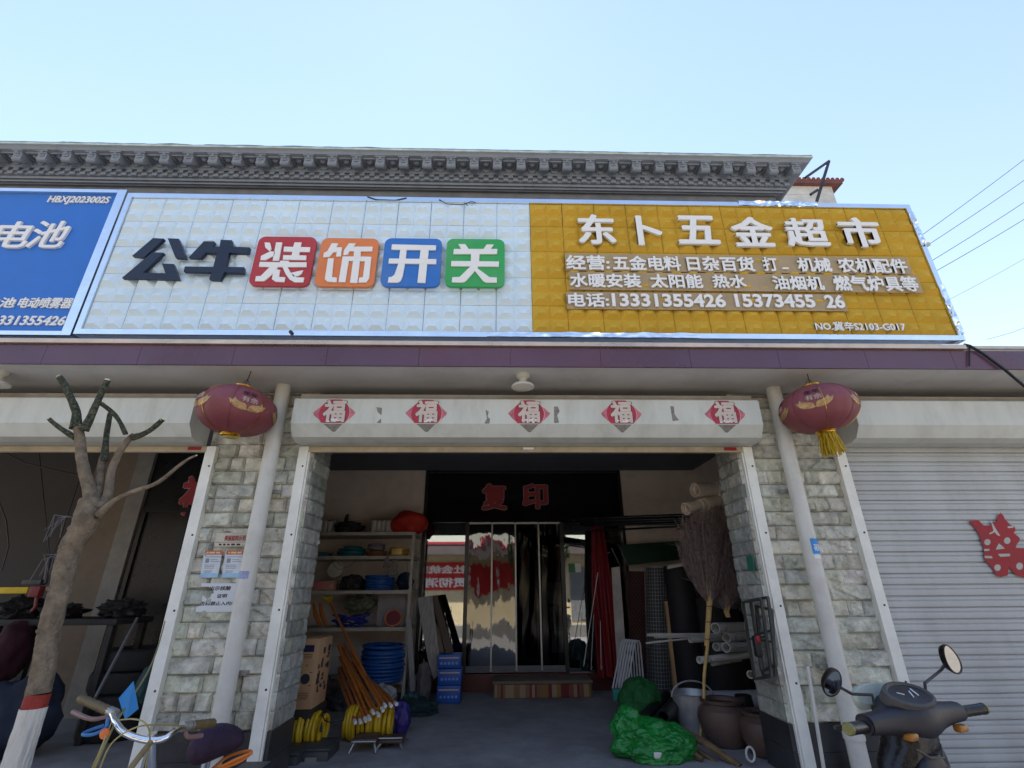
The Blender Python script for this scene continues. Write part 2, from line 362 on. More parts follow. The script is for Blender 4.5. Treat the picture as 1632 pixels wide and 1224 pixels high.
def topfn(u, v):
    x = -9.5+(XR+.405+9.5)*u; y = YC-.012+1.2*v
    return (x, y, ztop+.012+(.014*noise.noise(Vector((x*3, y*2, 0)))+.012*abs(noise.noise(Vector((x*13, y*9, 0)))) if v < .99 else 0))
m.grid(260, 4, topfn); m.box(-9.5, XR+.405, YC-.012, YC+1.2, ztop-.03, ztop+.001)
m.build('cornice_capping', CORNTOP, bld, ang=30)
# dentils (checker pattern) in one course
m = MB(); x = -9.4; zd1, zd0 = Zc(280.5, 5.235), Zc(289, 5.24)
while x < XR+.05:
    zm = (zd1+zd0)/2; m.box(x, x+.072, 5.225, 5.262, zm+.003, zd1); m.box(x+.07, x+.142, 5.232, 5.262, zd0, zm-.003); x += .14
m.build('dentil_course', CORN, bld, ang=0)
# scroll brackets and the coffers between them
sp = .327; x = 4.22; bx = []
while x > -7.5: bx.append(x); x -= sp
bh = zs-.017; zr = Zc(271.5, 5.11)+.034
def bracket(xc):
    b = MB(); pr = [(5.24, bh), (5.055, bh), (5.05, bh-.03), (5.065, bh-.045), (5.068, zr+.035)]
    for k in range(9):
        a = R(150+k*26); pr.append((5.105+.042*math.cos(a), zr+.034*math.sin(a)))
    pr += [(5.17, zr+.03), (5.21, zr+.045), (5.24, zr+.04)]
    b.prism(pr, lambda u, v, d: (xc+d, u, v), -.06, .06)
    b.tube([(xc-.065, 5.105, zr), (xc+.065, 5.105, zr)], .024, 12)
    b.prism([(5.062, bh-.05), (5.064, zr+.035), (5.08, zr+.035), (5.08, bh-.05)], lambda u, v, d: (xc+d, u-.008, v), -.03, .03)
    b.lathe([(0, -.026), (.018, -.02), (.026, 0), (.018, .02), (0, .026)], (xc, 5.052, bh-.036), 10)
    b.box(xc-.075, xc+.075, 5.035, 5.24, bh-.014, bh+.004)
    return b
first = bracket(bx[0]).build('cornice_bracket', CORN, bld, ang=30)
jr = random.Random(12)
for xx in bx[1:]:
    c = first.copy(); COL.objects.link(c); c.location.x = xx-bx[0]+jr.uniform(-.004, .004); c.location.z += jr.uniform(-.003, .003)
def rosette(xm):
    m = MB(); m.box(xm-.085, xm-.068, 5.075, 5.225, bh-.02, bh+.004); m.box(xm+.068, xm+.085, 5.075, 5.225, bh-.02, bh+.004); m.box(xm-.0675, xm+.0675, 5.075, 5.09, bh-.02, bh+.004); m.box(xm-.0675, xm+.0675, 5.21, 5.225, bh-.02, bh+.004)
    m.lathe([(.055, .003), (.052, -.012), (.035, -.018), (.028, -.03), (.012, -.036), (0, -.037)], (xm, 5.15, bh), 12, pinch=lambda k: 1 if k % 2 else .78)
    m.prism([(-.06, .0), (.06, .0), (.045, -.055), (.0, -.075), (-.045, -.055)], lambda u, v, d: (xm+u, 5.24-d, bh-.005+v), 0, .02)
    return m
f2 = rosette(bx[0]-sp/2).build('cornice_rosette', CORN, bld, ang=30)
for xx in bx[1:]:
    c = f2.copy(); COL.objects.link(c); c.location.x = xx-bx[0]
# pier with red tile cap at the right end of the parapet
yp = 6.4
p0, p1 = at(1250, 300, Y=yp), at(1326, 300, Y=yp)
zt, zbp = at(1300, 297, Y=yp).z, at(1300, 330, Y=yp).z
pier = MB()
for k in range(8): pier.box(p0.x, p1.x, yp, yp+.6, zt-(k+1)*.2+.004, zt-k*.2)
pier.box(p0.x+.005, p1.x-.005, yp+.005, yp+.59, 3.5, zt-.01)
pr = pier.build('parapet_pier', mat('pale_tile', (.52, .52, .5), .5, var=.1, dirt=.4), bld, ang=0)
cap = MB(); cx0, cx1 = p0.x-.05, at(1336, 290, Y=yp).x; ct = at(1300, 283, Y=yp).z
cap.box(cx0, cx1, yp-.08, yp+.7, zt, zt+.06)
k = cx0
while k < cx1-.02:
    cap.tube([(k+.04, yp-.09, zt+.07), (k+.04, yp+.3, ct)], .042, 8); cap.tube([(k+.04, yp+.3, ct), (k+.04, yp+.72, zt+.07)], .042, 8); k += .085
cap.build('tile_cap', mat('red_brown_tile', (.14, .05, .045), .7, var=.3), pr, ang=40)

# ------------------------------------------------------------------ roller shutters
def shutter(x0, x1, housing_x0, housing_x1, closed, label, rails=(1, 1), red=None):
    t = thing('roller_shutter', ((x0+x1)/2, 4.45, .15), label, 'roller shutter', 'roller shutters of the three shop bays')
    ya, yb = 4.15, 4.47
    pr = [(yb, 3.115), (ya+.02, 3.115), (ya, 3.10), (ya, 2.868), (ya+.075, 2.765), (ya+.16, 2.742), (yb, 2.742)]
    m = MB().prism(pr, lambda u, v, d: (d, u, v), housing_x0, housing_x1)
    h = m.build('housing', WHITE, t, ang=12)
    MB().box(housing_x0+.03, housing_x1-.03, ya+.05, yb, 3.118, 3.165).build('housing_top_gap', mat('dusty_ledge', (.28, .24, .19), .9), h, ang=0)
    for i, (xx, on) in enumerate(((x0, rails[0]), (x1, rails[1]))):
        if on:
            r = MB().box(xx-.042, xx+.042, YF-.075, YF-.028, .15, 2.735).box(xx-.042, xx-.032, YF-.028, YF-.012, .15, 2.735).box(xx+.032, xx+.042, YF-.028, YF-.012, .15, 2.735)
            s = 1 if i == 0 else -1
            r.box(min(xx+s*.044, xx+s*.058), max(xx+s*.044, xx+s*.058), YF-.06, YF-.01, .15, 2.735)
            g = r.build('guide_rail', ALU, t, ang=0)
            b = MB()
            for z in (2.55, 1.95, 1.36, .8): b.lathe([(0, 0), (.009, 0), (.008, .004), (0, .005)], (xx+.015, YF-.075, z), 10, M=Matrix.Rotation(R(90), 3, 'X'))
            b.build('bolt', STEEL, g)
    if closed:
        z = .17; prf = []
        while z < 2.76:
            prf += [(0, z), (-.012, z+.004), (-.016, z+.022), (-.012, z+.046), (-.005, z+.050), (-.005, z+.054), (-.012, z+.058), (-.012, z+.078), (-.006, z+.083), (.004, z+.0845), (.004, z+.0885)]; z += .09
        m = MB(); K_ = 36; n_ = len(prf); jr_ = random.Random(5); jz = [jr_.uniform(-.0022, .0022) for _ in range(n_//11+2)]
        def sv(k, i):
            xx = x0+.03+(x1-x0-.03)*k/K_; y, z = prf[i]; s_ = i//11
            return (xx, YF-.03+y+.0045*noise.noise(Vector((xx*1.3, z*.9, 2)))+.002*noise.noise(Vector((xx*4, s_*3.7, 7))), z+jz[s_]+.0022*noise.noise(Vector((xx*.9, s_*1.9, 5))))
        m.add([sv(k, i) for k in range(K_+1) for i in range(n_)], [(k*n_+i, k*n_+i+1, (k+1)*n_+i+1, (k+1)*n_+i) for k in range(K_) for i in range(n_-1)])
        m.build('slat_curtain', mat('shutter_grey', (.45, .46, .45), .5, var=.08, sc=1.5, bump=.03, dirt=.5, dcol=(.31, .30, .27), dsc=1.6, streak=(2, 2, .55)), t, ang=25)
    else:
        m = MB().box(x0+.03, x1-.03, YF-.062, YF-.03, 2.700, 2.738).box(x0+.03, x1-.03, YF-.07, YF-.025, 2.685, 2.698)
        bar = m.build('bottom_bar', mat('cream_bar', (.45, .37, .25), .5, var=.15, dirt=.4), t, ang=0)
        if red:
            MB().box(red-.06, red+.06, YF-.066, YF-.0625, 2.702, 2.732).build('red_sticker', REDP, bar, ang=0)
        MB().box((x0+x1)/2-.05, (x0+x1)/2+.05, YF-.075, YF-.0635, 2.707, 2.728).build('latch', ALU, bar, ang=0)
    return t
shutter(-1.80, 2.36, -1.84, 2.405, False, 'raised roller shutter of the middle bay with five paper diamonds on its housing', red=2.20)
shutter(-7.2, -2.64, -7.3, -2.72, False, 'raised roller shutter over the dark bay behind the pruned tree', rails=(0, 1), red=-2.80)
shutter(3.25, 8.0, 3.29, 8.1, True, 'closed grey roller shutter with a red double happiness paper cut', rails=(1, 0))

# ------------------------------------------------------------------ signboards
SY = CY0                      # back plane of the sign faces
ZR = [at(816, y, Y=SY).z for y in (537, 494, 446, 401, 359, 325)]
zS0, zS1 = 3.57, 5.135
rows = [3.61, 3.895, 4.20, 4.505, 4.81, 5.095]
def tiles(m, x0, x1, y, nc):
    w = (x1-x0)/nc; rr_ = random.Random(nc+int(x0*7))
    for c in range(nc):
        for r in range(5):
            a, b, z0, z1 = x0+c*w+.002+rr_.uniform(-.0012, .0012), x0+(c+1)*w-.002+rr_.uniform(-.0012, .0012), rows[r]+.002+rr_.uniform(-.0012, .0012), rows[r+1]-.002+rr_.uniform(-.0012, .0012)
            z0j = z0
            m.add([(a, y, z0), (b, y, z0), (b, y, z1), (a, y, z1), (a, y+.02, z0), (b, y+.02, z0), (b, y+.02, z1), (a, y+.02, z1)], [(0, 4, 5, 1), (1, 5, 6, 2), (2, 6, 7, 3), (3, 7, 4, 0)])
            for i in (0, 1):
                for j in (0, 1):
                    xa, xb = a+(b-a)*i/2, a+(b-a)*(i+1)/2; za, zb = z0+(z1-z0)*j/2, z0+(z1-z0)*(j+1)/2
                    W_, H_ = xb-xa, zb-za; d = .045
                    o = [(xa, y, za), (xb, y, za), (xb, y, zb), (xa, y, zb)]
                    e_ = rr_.uniform(-.02, .02); d *= rr_.uniform(.85, 1.12); q = [(xa+W_*(.30+e_), y-d, za+H_*.30), (xb-W_*(.30-e_), y-d, za+H_*.30), (xb-W_*(.36-e_), y-d*.8, za+H_*.52), (xa+W_*(.36+e_), y-d*.8, za+H_*.52)]
                    m.add(o+q, [(4, 5, 6, 7), (0, 1, 5, 4), (1, 2, 6, 5), (2, 3, 7, 6), (3, 0, 4, 7)])
    return m
def frame(x0, x1, z0, z1, y, w=.045, sl=None):
    m = MB()
    m.box(x0, x1, y-.05, y+.03, z1, z1+w); m.box(x0, x1, y-.05, y+.03, z0-w, z0)
    m.box(x0-w, x0, y-.05, y+.03, z0-w, z1+w)
    if sl is not None: m.box(x1, x1+w, y-.05, y+.03, z0-w, z1+w)
    return m
sign = thing('shop_signboard', (.3, SY, 3.53), 'long relief panel signboard, white half with coloured character blocks and ochre half with white lettering', 'signboard')
XA, XD, XB = -3.63, .302, 4.19
tiles(MB(), XA, XD-.001, SY-.03, 12).build('white_panel', TILEW, sign, ang=0)
tiles(MB(), XD+.001, XB, SY-.03, 12).build('ochre_panel', TILEY, sign, ang=0)
MB().box(XA, XB, SY-.008, SY+.10, 3.61, 5.095).build('backing', GREYSTEEL, sign, ang=0)
fm = frame(XA, XB, 3.61, 5.095, SY, .05, 1)
fm.build('mirror_frame', CHROME, sign, ang=0)
TY = SY-.072
# dark two-character mark, traced strokes
f1 = wall_fn(TY)
Z1 = lambda pts: [(190+x/4.945, 365+y/4.945) for x, y in pts]
Z2 = lambda pts: [(490+x/4.945, 365+y/4.945) for x, y in pts]
for strokes in ([[(285, 90), (370, 95), (218, 240), (122, 230)], [(400, 92), (487, 96), (543, 248), (460, 242)], [(280, 202), (368, 205), (207, 362), (382, 367), (356, 290), (447, 293), (490, 412), (42, 403)]],
                [[(815, 103), (902, 107), (893, 158), (1042, 163), (1030, 207), (880, 205), (855, 316), (998, 318), (995, 362), (843, 358), (812, 417), (725, 413), (745, 357), (525, 352), (535, 313), (757, 316), (785, 205), (695, 205), (657, 247), (565, 242), (683, 115), (765, 118), (752, 157), (805, 158)]]):
    m = MB()
    for s_ in strokes: m.prism(Z1(s_), f1, 0, .035)
    m.build('dark_character', NAVY, sign, ang=0)
def rounded(x0, x1, z0, z1, r, n=6):
    out = []
    for cx, cz, a0 in ((x1-r, z1-r, 0), (x0+r, z1-r, 90), (x0+r, z0+r, 180), (x1-r, z0+r, 270)):
        out += [(cx+r*math.cos(R(a0+90*k/n)), cz+r*math.sin(R(a0+90*k/n))) for k in range(n+1)]
    return out
BL = [('red', (.42, .035, .04), Z1, [(1115, 75), (1560, 82), (1510, 465), (1030, 460)],
       [[(1150, 112), (1192, 114), (1203, 160), (1190, 182), (1155, 150)], [(1195, 182), (1232, 185), (1225, 215), (1155, 250), (1117, 250), (1122, 218)], [(1240, 112), (1288, 112), (1262, 255), (1213, 255)],
        [(1303, 145), (1375, 147), (1385, 112), (1440, 112), (1430, 148), (1508, 150), (1503, 187), (1425, 186), (1420, 213), (1478, 215), (1474, 250), (1293, 247), (1297, 212), (1362, 213), (1368, 185), (1298, 183)],
        [(1270, 268), (1275, 255), (1340, 256), (1340, 268), (1480, 268), (1478, 305), (1330, 305), (1352, 345), (1400, 386), (1460, 388), (1452, 425), (1385, 425), (1345, 402), (1315, 360), (1290, 305), (1255, 305), (1242, 325), (1272, 327), (1262, 383), (1312, 386), (1305, 423), (1235, 420), (1207, 400), (1215, 358), (1150, 412), (1135, 417), (1075, 415), (1082, 378), (1120, 375), (1190, 305), (1105, 302), (1112, 265)],
        [(1362, 350), (1452, 330), (1440, 358), (1412, 376), (1375, 380)]]),
      ('orange', (.68, .20, .055), Z2, [(125, 88), (570, 92), (530, 470), (60, 465)],
       [[(195, 118), (245, 120), (230, 150), (275, 150), (265, 222), (228, 222), (235, 188), (205, 190), (175, 225), (128, 228), (132, 195), (160, 180)], [(165, 237), (210, 237), (195, 385), (235, 388), (232, 425), (160, 420), (140, 400)],
        [(330, 118), (382, 120), (365, 145), (515, 145), (512, 182), (422, 182), (420, 222), (505, 225), (487, 395), (465, 425), (405, 428), (410, 390), (440, 385), (455, 260), (415, 258), (395, 430), (338, 428), (362, 257), (328, 256), (300, 425), (248, 423), (280, 222), (367, 222), (370, 182), (335, 180), (318, 208), (285, 212), (290, 175)]]),
      ('blue', (.03, .16, .52), Z2, [(620, 90), (1062, 93), (1045, 470), (577, 465)],
       [[(668, 127), (1015, 135), (1012, 173), (957, 172), (950, 241), (1017, 243), (1015, 282), (945, 281), (930, 430), (868, 428), (885, 280), (770, 279), (752, 375), (735, 415), (715, 427), (635, 427), (642, 385), (665, 383), (683, 365), (700, 278), (640, 277), (645, 238), (708, 239), (718, 168), (663, 168)]]),
      ('green', (.035, .36, .09), Z2, [(1100, 95), (1555, 97), (1552, 470), (1087, 468)],
       [[(1190, 125), (1245, 125), (1270, 163), (1388, 163), (1413, 128), (1468, 128), (1445, 163), (1497, 163), (1494, 203), (1357, 203), (1352, 260), (1510, 262), (1507, 302), (1345, 300), (1340, 315), (1435, 385), (1493, 388), (1493, 428), (1410, 427), (1385, 415), (1320, 335), (1250, 415), (1225, 427), (1138, 425), (1142, 385), (1200, 383), (1285, 300), (1132, 298), (1135, 258), (1288, 259), (1290, 203), (1150, 203), (1155, 163), (1213, 163)]])]
for nm, colr, ZF, quad, strokes in BL:
    pts = [at(*q, Y=TY) for q in ZF(quad)]
    x0, x1 = (pts[0].x+pts[3].x)/2, (pts[1].x+pts[2].x)/2; z1, z0 = (pts[0].z+pts[1].z)/2, (pts[2].z+pts[3].z)/2
    b = MB().prism(rounded(x0, x1, z0, z1, .065), lambda u, v, d: (u, TY-d, v), .0, .032).build('character_block', mat(nm+'_acrylic', colr, .35, var=.05, bump=.02, dirt=.12, dcol=(.4, .38, .36)), sign, ang=20)
    m = MB(); g = wall_fn(TY-.034)
    if nm == 'blue':   # bars leave the enclosed counter open
        strokes = [[(668, 127), (1015, 135), (1012, 173), (663, 168)], [(645, 238), (1017, 243), (1015, 282), (640, 277)], [(733, 168.5), (783, 169.5), (776, 239.5), (724, 239)], [(718, 278.5), (770, 279.5), (752, 375), (735, 415), (715, 427), (635, 427), (642, 385), (665, 383), (688, 365)], [(893, 171), (957, 172.5), (950, 241), (885, 240.5)], [(884, 281), (945, 281.5), (930, 430), (868, 428)]]
    for s_ in strokes: m.prism(ZF(s_), g, 0, .012)
    m.build('lettering', LETW, b, ang=0)
# ochre half lettering
for ch, r in (('东', (921, 344, 980, 391)), ('卜', (1014, 346, 1054, 393)), ('五', (1078, 346, 1143, 391)), ('金', (1165, 348, 1231, 395)), ('超', (1250, 350, 1317, 395)), ('市', (1337, 349, 1402, 396))):
    letters('character', ch, r, TY, .024, LETW, sign, bold=.028)
for r in ((901, 405, 1449, 436), (907, 434, 1466, 466), (903, 465, 1347, 496)):
    a, b = at(r[0], (r[1]+r[3])/2, Y=TY), at(r[2], (r[1]+r[3])/2, Y=TY)
    MB().box(a.x, b.x, TY, TY+.006, at((r[0]+r[2])/2, r[3]-2, Y=TY).z, at((r[0]+r[2])/2, r[1]+2, Y=TY).z).build('lettering_strip', STRIP, sign, ang=0)
for ch, r in (('经营:', (902, 408, 971, 431)), ('五金电料', (976, 409, 1084, 432)), ('日杂百货', (1094, 410, 1201, 433)), ('打', (1215, 411, 1238, 433)), ('_', (1246, 427.5, 1256, 430)), ('机械', (1270, 412, 1323, 434)), ('农机配件', (1335, 413, 1444, 436)),
              ('水暖安装', (908, 437, 1021, 459)), ('太阳能', (1036, 438, 1119, 460)), ('热水', (1135, 439, 1188, 460)), ('油烟机', (1231, 441, 1311, 463)), ('燃气炉具等', (1328, 441, 1461, 465)),
              ('电话:', (905, 468, 970, 490)), ('13331355426', (975, 469, 1155, 490)), ('15373455', (1171, 470, 1297, 491)), ('26', (1314, 471, 1344, 492)), ('NO.冀辛S2103-G017', (1298, 514, 1441, 528))):
    letters('lettering', ch, r, TY-.006, .014, LETW, sign, bold=.028 if r[3]-r[1] > 16 else .02)
# crumpled reflective film still clinging to the frame
def film(x0, x1, z0, z1, y, seed, amp, n, name='crumpled_film'):
    w, h = x1-x0, z1-z0
    def fn(u, v):
        p = Vector((u*w*9, v*h*9, seed)); e = .3+.7*math.sin(math.pi*u)
        return (x0+w*u, y-.004-amp*e*abs(noise.noise(p)+.5*noise.noise(p*2.7)), z0+h*v+.012*noise.noise(Vector((u*w*6, seed, v*2)))*(1 if v > .5 else .4))
    MB().grid(int(n*w)+4, int(n*h)+4, fn).build(name, CHROME, sign, ang=15)
film(at(1172, 324, Y=SY).x, at(1296, 325, Y=SY).x, 5.096, 5.155, SY-.05, 3, .035, 60)
film(at(776, 540, Y=SY).x, at(1112, 541, Y=SY).x, 3.562, 3.608, SY-.05, 5, .012, 45)
film(XB+.001, XB+.056, 3.62, 4.15, SY-.05, 7, .03, 50)
film(XB-.006, XB+.05, 4.62, 5.05, SY-.05, 9, .035, 50)
MB().lathe([(0, 0), (.006, 0), (.016, .004), (.016, .02), (0, .024)], (at(468, 534, Y=SY).x, SY-.05, 3.585), 10, Matrix.Rotation(R(90), 3, 'X')).build('frame_screw', STEEL, sign)
for pts in ([(700, 318), (712, 325), (738, 326), (752, 321), (758, 323)], [(742, 325), (748, 329), (753, 327)], [(585, 313), (600, 318), (630, 319), (648, 315)]):
    MB().tube([at(a, b, Y=SY-.056) for a, b in pts], .004, 5).build('stray_wire', WIRE, sign)
# blue neighbour sign
bs = thing('shop_signboard', (-5.0, SY, 3.53), 'blue signboard with white slanted lettering and a phone number at the photo edge', 'signboard')
BX = -3.79
MB().box(-6.6, BX, SY-.012, SY+.10, 3.59, 5.15).build('blue_panel', BLUEP, bs, ang=0)
m = MB().box(-6.6, BX, SY-.045, SY+.03, 5.151, 5.19).box(-6.6, BX, SY-.045, SY+.03, 3.55, 3.589).box(BX+.001, BX+.085, SY-.045, SY+.03, 3.55, 5.19)
m.build('mirror_frame', CHROME, bs, ang=0)
BY = SY-.014
letters('lettering', 'HBXJ2023002S', (77, 314, 176, 327), BY, .012, LETW, bs, bold=.012, shear=.15)
letters('lettering', '电', (-8, 355, 52, 397), BY, .022, LETW, bs, bold=.016, shear=.12)
letters('lettering', '池', (52, 354, 110, 397), BY, .022, LETW, bs, bold=.016, shear=.12)
letters('lettering', '电池', (-22, 475, 26, 491), BY, .012, LETW, bs, bold=.02, shear=.08)
letters('lettering', '电动喷雾器', (31, 475, 117, 492), BY, .012, LETW, bs, bold=.02, shear=.08)
letters('lettering', '13331355426', (-22, 504, 106, 519), BY, .012, LETW, bs, bold=.02, shear=.12)
# steel bracket behind the sign
sb = thing('steel_bracket', (3.7, 4.6, 5.2), 'dark steel angle bracket sticking up behind the ochre signboard end', 'bracket')
by = 4.85
m = MB()
for a, b in (((1299, 330), (1321, 257)), ((1284, 283), (1321, 257)), ((1292, 310), (1303, 303))):
    p, q = at(*a, Y=by), at(*b, Y=by); m.tube([p, q], .022, 4)
m.tube([at(1299, 330, Y=by), at(1299, 330, Y=by)-Vector((0, -.3, 1.2))], .022, 4)
m.build('bracket_arm', STEEL, sb, ang=0)
# ------------------------------------------------------------------ the shop door (things that can be lifted away stay top-level)
YB = 8.2
FR = mat('door_frame_dark', (.02, .021, .024), .3, var=.2, bump=.03)
def glass_mat(name, fac, tint, rough=.02, bump=0., bs=3.):
    m = bpy.data.materials.new(name); m.use_nodes = True; nt = m.node_tree; N = nt.nodes; L = nt.links; N.remove(N['Principled BSDF'])
    g = N.new('ShaderNodeBsdfGlossy'); g.inputs['Roughness'].default_value = rough; g.inputs['Color'].default_value = (.9, .92, .94, 1)
    t = N.new('ShaderNodeBsdfTransparent'); t.inputs['Color'].default_value = (*tint, 1)
    lw = N.new('ShaderNodeFresnel'); lw.inputs['IOR'].default_value = 1.5
    ad = N.new('ShaderNodeMath'); ad.operation = 'ADD'; ad.inputs[1].default_value = fac; ad.use_clamp = True; L.new(lw.outputs[0], ad.inputs[0])
    mx = N.new('ShaderNodeMixShader'); L.new(ad.outputs[0], mx.inputs[0]); L.new(t.outputs[0], mx.inputs[1]); L.new(g.outputs[0], mx.inputs[2]); L.new(mx.outputs[0], N['Material Output'].inputs[0])
    if bump:
        tc = N.new('ShaderNodeNewGeometry'); mp = N.new('ShaderNodeMapping'); mp.inputs['Scale'].default_value = (3, 1, .8); n = N.new('ShaderNodeTexNoise'); n.inputs['Scale'].default_value = bs; n.inputs['Detail'].default_value = 2
        L.new(tc.outputs['Position'], mp.inputs[0]); L.new(mp.outputs[0], n.inputs['Vector']); b = N.new('ShaderNodeBump'); b.inputs['Strength'].default_value = bump; b.inputs['Distance'].default_value = .05
        L.new(n.outputs['Fac'], b.inputs['Height']); L.new(b.outputs[0], g.inputs['Normal'])
    return m
GL = glass_mat('window_glass', .22, (.75, .78, .78))
PVCF = glass_mat('curtain_film', .10, (.5, .52, .55), .03, .06, 3.)
PVCG = glass_mat('gathered_film', -.025, (.16, .165, .18), .08)
door = thing('shop_entrance', (.43, YB, .37), 'dark glazed shop entrance with clear strip curtain under a black transom', 'entrance')
zt0, zt1 = 2.52, 3.355
MB().box(GX0, GX1, YB+.0, YB+.05, zt0, zt1).build('transom_panel', mat('black_gloss', (.006, .006, .007), .15, var=.2, bump=.02), door, ang=0)
MB().box(GX0-.05, GX0, YB-.03, YB+.06, .372, zt1+.01).box(GX1, GX1+.05, YB-.03, YB+.06, .372, zt1+.01).box(GX0, GX1, YB-.03, YB+.0, zt1-.03, zt1+.01).build('frame', FR, door, ang=0)
for px in (742, 899):
    xx = at(px, 950, Y=YB).x; MB().box(xx-.03, xx+.03, YB-.03, YB+.04, .372, 2.515).build('mullion', FR, door, ang=0)
xl, xr = at(742, 950, Y=YB).x, at(899, 950, Y=YB).x
MB().box(GX0, xl-.032, YB+.01, YB+.02, .375, 2.515).build('side_glass', GL, door, ang=0)
MB().box(xr+.032, GX1, YB+.01, YB+.02, .375, 2.515).build('side_glass', GL, door, ang=0)
RED_T = mat('faded_red_letters', (.33, .035, .045), .6, var=.15)
PINKO = mat('pink_outline', (.45, .25, .26), .6)
for ch, r in (('复', (768, 771, 808, 813)), ('印', (833, 771, 873, 811))):
    o = letters('character_outline', ch, (r[0]-1, r[1]-1, r[2]+1, r[3]+1), YB-.001, .004, PINKO, door, bold=.062)
    letters('lettering', ch, r, YB-.006, .006, RED_T, o, bold=.04)
# curtain strips
cw = (xr-xl)/4
for i in range(4):
    a, b = xl+.03+i*cw*.985, xl+.03+(i+1)*cw*.985-.005
    gathered = i >= 2
    def wv(u, v, a=a, b=b, i=i, gathered=gathered):
        x = a+(b-a)*u; z = .40+(2.49-.40)*v
        if gathered:
            k = (1-v)
            ph = .022*math.sin(u*6.3+i)*(.3+v)+.012*noise.noise(Vector((u*4+i*9, z*1.2, 0)))+(.05*noise.noise(Vector((u*9+i*9, z*5, 0))) if v > .72 else 0)*(v-.72)/.28
            return (x+.03*math.sin(k*3+i)*k, YB+.05+ph*1.0+.05*k, z)
        return (x, YB-.012+.006*noise.noise(Vector((u*1.2+i*5, z*.7, 1)))+.0022*noise.noise(Vector((u*4+i*5, z*2.0, 3))), z)
    MB().grid(14, 50, wv).build('curtain_strip', PVCG if gathered else PVCF, door, ang=180)
    MB().box(b-.012, b+.012, YB-.028, YB-.008, .40, 2.50).build('magnetic_edge', GREYSTEEL, door, ang=0)
    MB().box(a, b-.01, YB-.03, YB-.005, 2.485, 2.512).build('curtain_rail', ALU, door, ang=0)
    MB().box(a, b-.014, YB-.02, YB-.002, .385, .47).build('hem_weight', mat('hem_grey', (.12, .125, .14), .5), door, ang=0)
# papers inside, seen through the film and the glass
for j, (px, py) in enumerate(((886, 945), (890, 985), (893, 1022))):
    q = at(px, py, Y=9.6)
    t = MB().bbox((q.x, 9.6, q.z), (.34, .03, .40), .006).build('framed_certificate', FR, label=('upper', 'middle', 'lower')[j]+' framed certificate of the column hanging inside the shop door', cat='certificate', group='certificates inside the shop door')
    MB().box(q.x-.15, q.x+.15, 9.578, 9.584, q.z-.18, q.z+.18).build('sheet', PAPER, t, ang=0)
q = at(932, 863, Y=8.9)
t = thing('wall_fan', (q.x, 8.9, q.z-.3), 'round grey fan seen through the glass beside the red cloth', 'fan')
m = MB()
for rr_ in (.16, .125, .09, .055): m.tube([(q.x+rr_*math.cos(a), 8.9-.03*math.cos(rr_*8), q.z+rr_*math.sin(a)) for a in np.linspace(0, 6.283, 28, endpoint=False)], .005, 5, closed=True)
for k in range(18): a = k*math.pi/9; m.tube([(q.x+.02*math.cos(a), 8.87, q.z+.02*math.sin(a)), (q.x+.165*math.cos(a), 8.9, q.z+.165*math.sin(a))], .003, 4)
m.build('guard', GREYSTEEL, t)
m = MB()
for k in range(3): a = k*2.094; m.add([(q.x+.03*math.cos(a), 8.93, q.z+.03*math.sin(a)), (q.x+.13*math.cos(a-.5), 8.92, q.z+.13*math.sin(a-.5)), (q.x+.14*math.cos(a+.4), 8.95, q.z+.14*math.sin(a+.4))], [(0, 1, 2)])
m.build('blade', mat('fan_blade', (.2, .22, .25), .4), t); MB().lathe([(.0, 0), (.05, 0), (.05, .12), (0, .12)], (q.x, 8.94, q.z), 16, Matrix.Rotation(R(-90), 3, 'X')).build('motor', GREYSTEEL, t)
MB().tube([(q.x, 9.0, q.z), (q.x, 9.0, .37)], .018, 8).build('stand_pole', GREYSTEEL, t)
for j, (px, py, w, h, c) in enumerate(((926, 903, 13, 10, (.75, .75, .6)), (919, 906, 8, 12, (.1, .35, .15)))):
    pass
def sticker(name, box, y, m, label, cat='sticker', d=.003, group=None, lift=0):
    cx, cy = (box[0]+box[2])/2, (box[1]+box[3])/2
    x0, x1 = at(box[0], cy, Y=y).x, at(box[2], cy, Y=y).x; z1, z0 = at(cx, box[1], Y=y).z, at(cx, box[3], Y=y).z
    return MB().box(x0, x1, y-d, y, z0, z1).build(name, m, ang=0, label=label, cat=cat, group=group)
GREENS = mat('green_sticker', (.05, .22, .09), .5)
s = sticker('payment_notice', (906, 898, 916, 912), YB+.008, GREENS, 'small green and white notice stuck on the glass right of the curtain', 'notice')
s = sticker('payment_notice', (917, 898, 926, 912), YB+.008, PAPER, 'small white notice stuck beside the green one on the glass', 'notice')
s = sticker('opening_sticker', (908, 886, 926, 895), YB+.008, mat('cream_sticker', (.6, .55, .4), .5), 'cream sticker above the two small notices on the glass', 'sticker')
# blue cabinet in the shop
q = at(940, 960, Y=9.3)
t = thing('display_cabinet', (q.x, 9.3, .37), 'pale blue display cabinet standing inside behind the right glass', 'cabinet')
MB().bbox((q.x, 9.5, 1.25), (.75, .4, 1.7), .01).build('carcass', mat('pale_blue', (.22, .34, .46), .5), t)
for z in (.75, 1.15, 1.55): MB().box(q.x-.36, q.x+.36, 9.27, 9.295, z, z+.02).build('shelf', GREYSTEEL, t, ang=0)
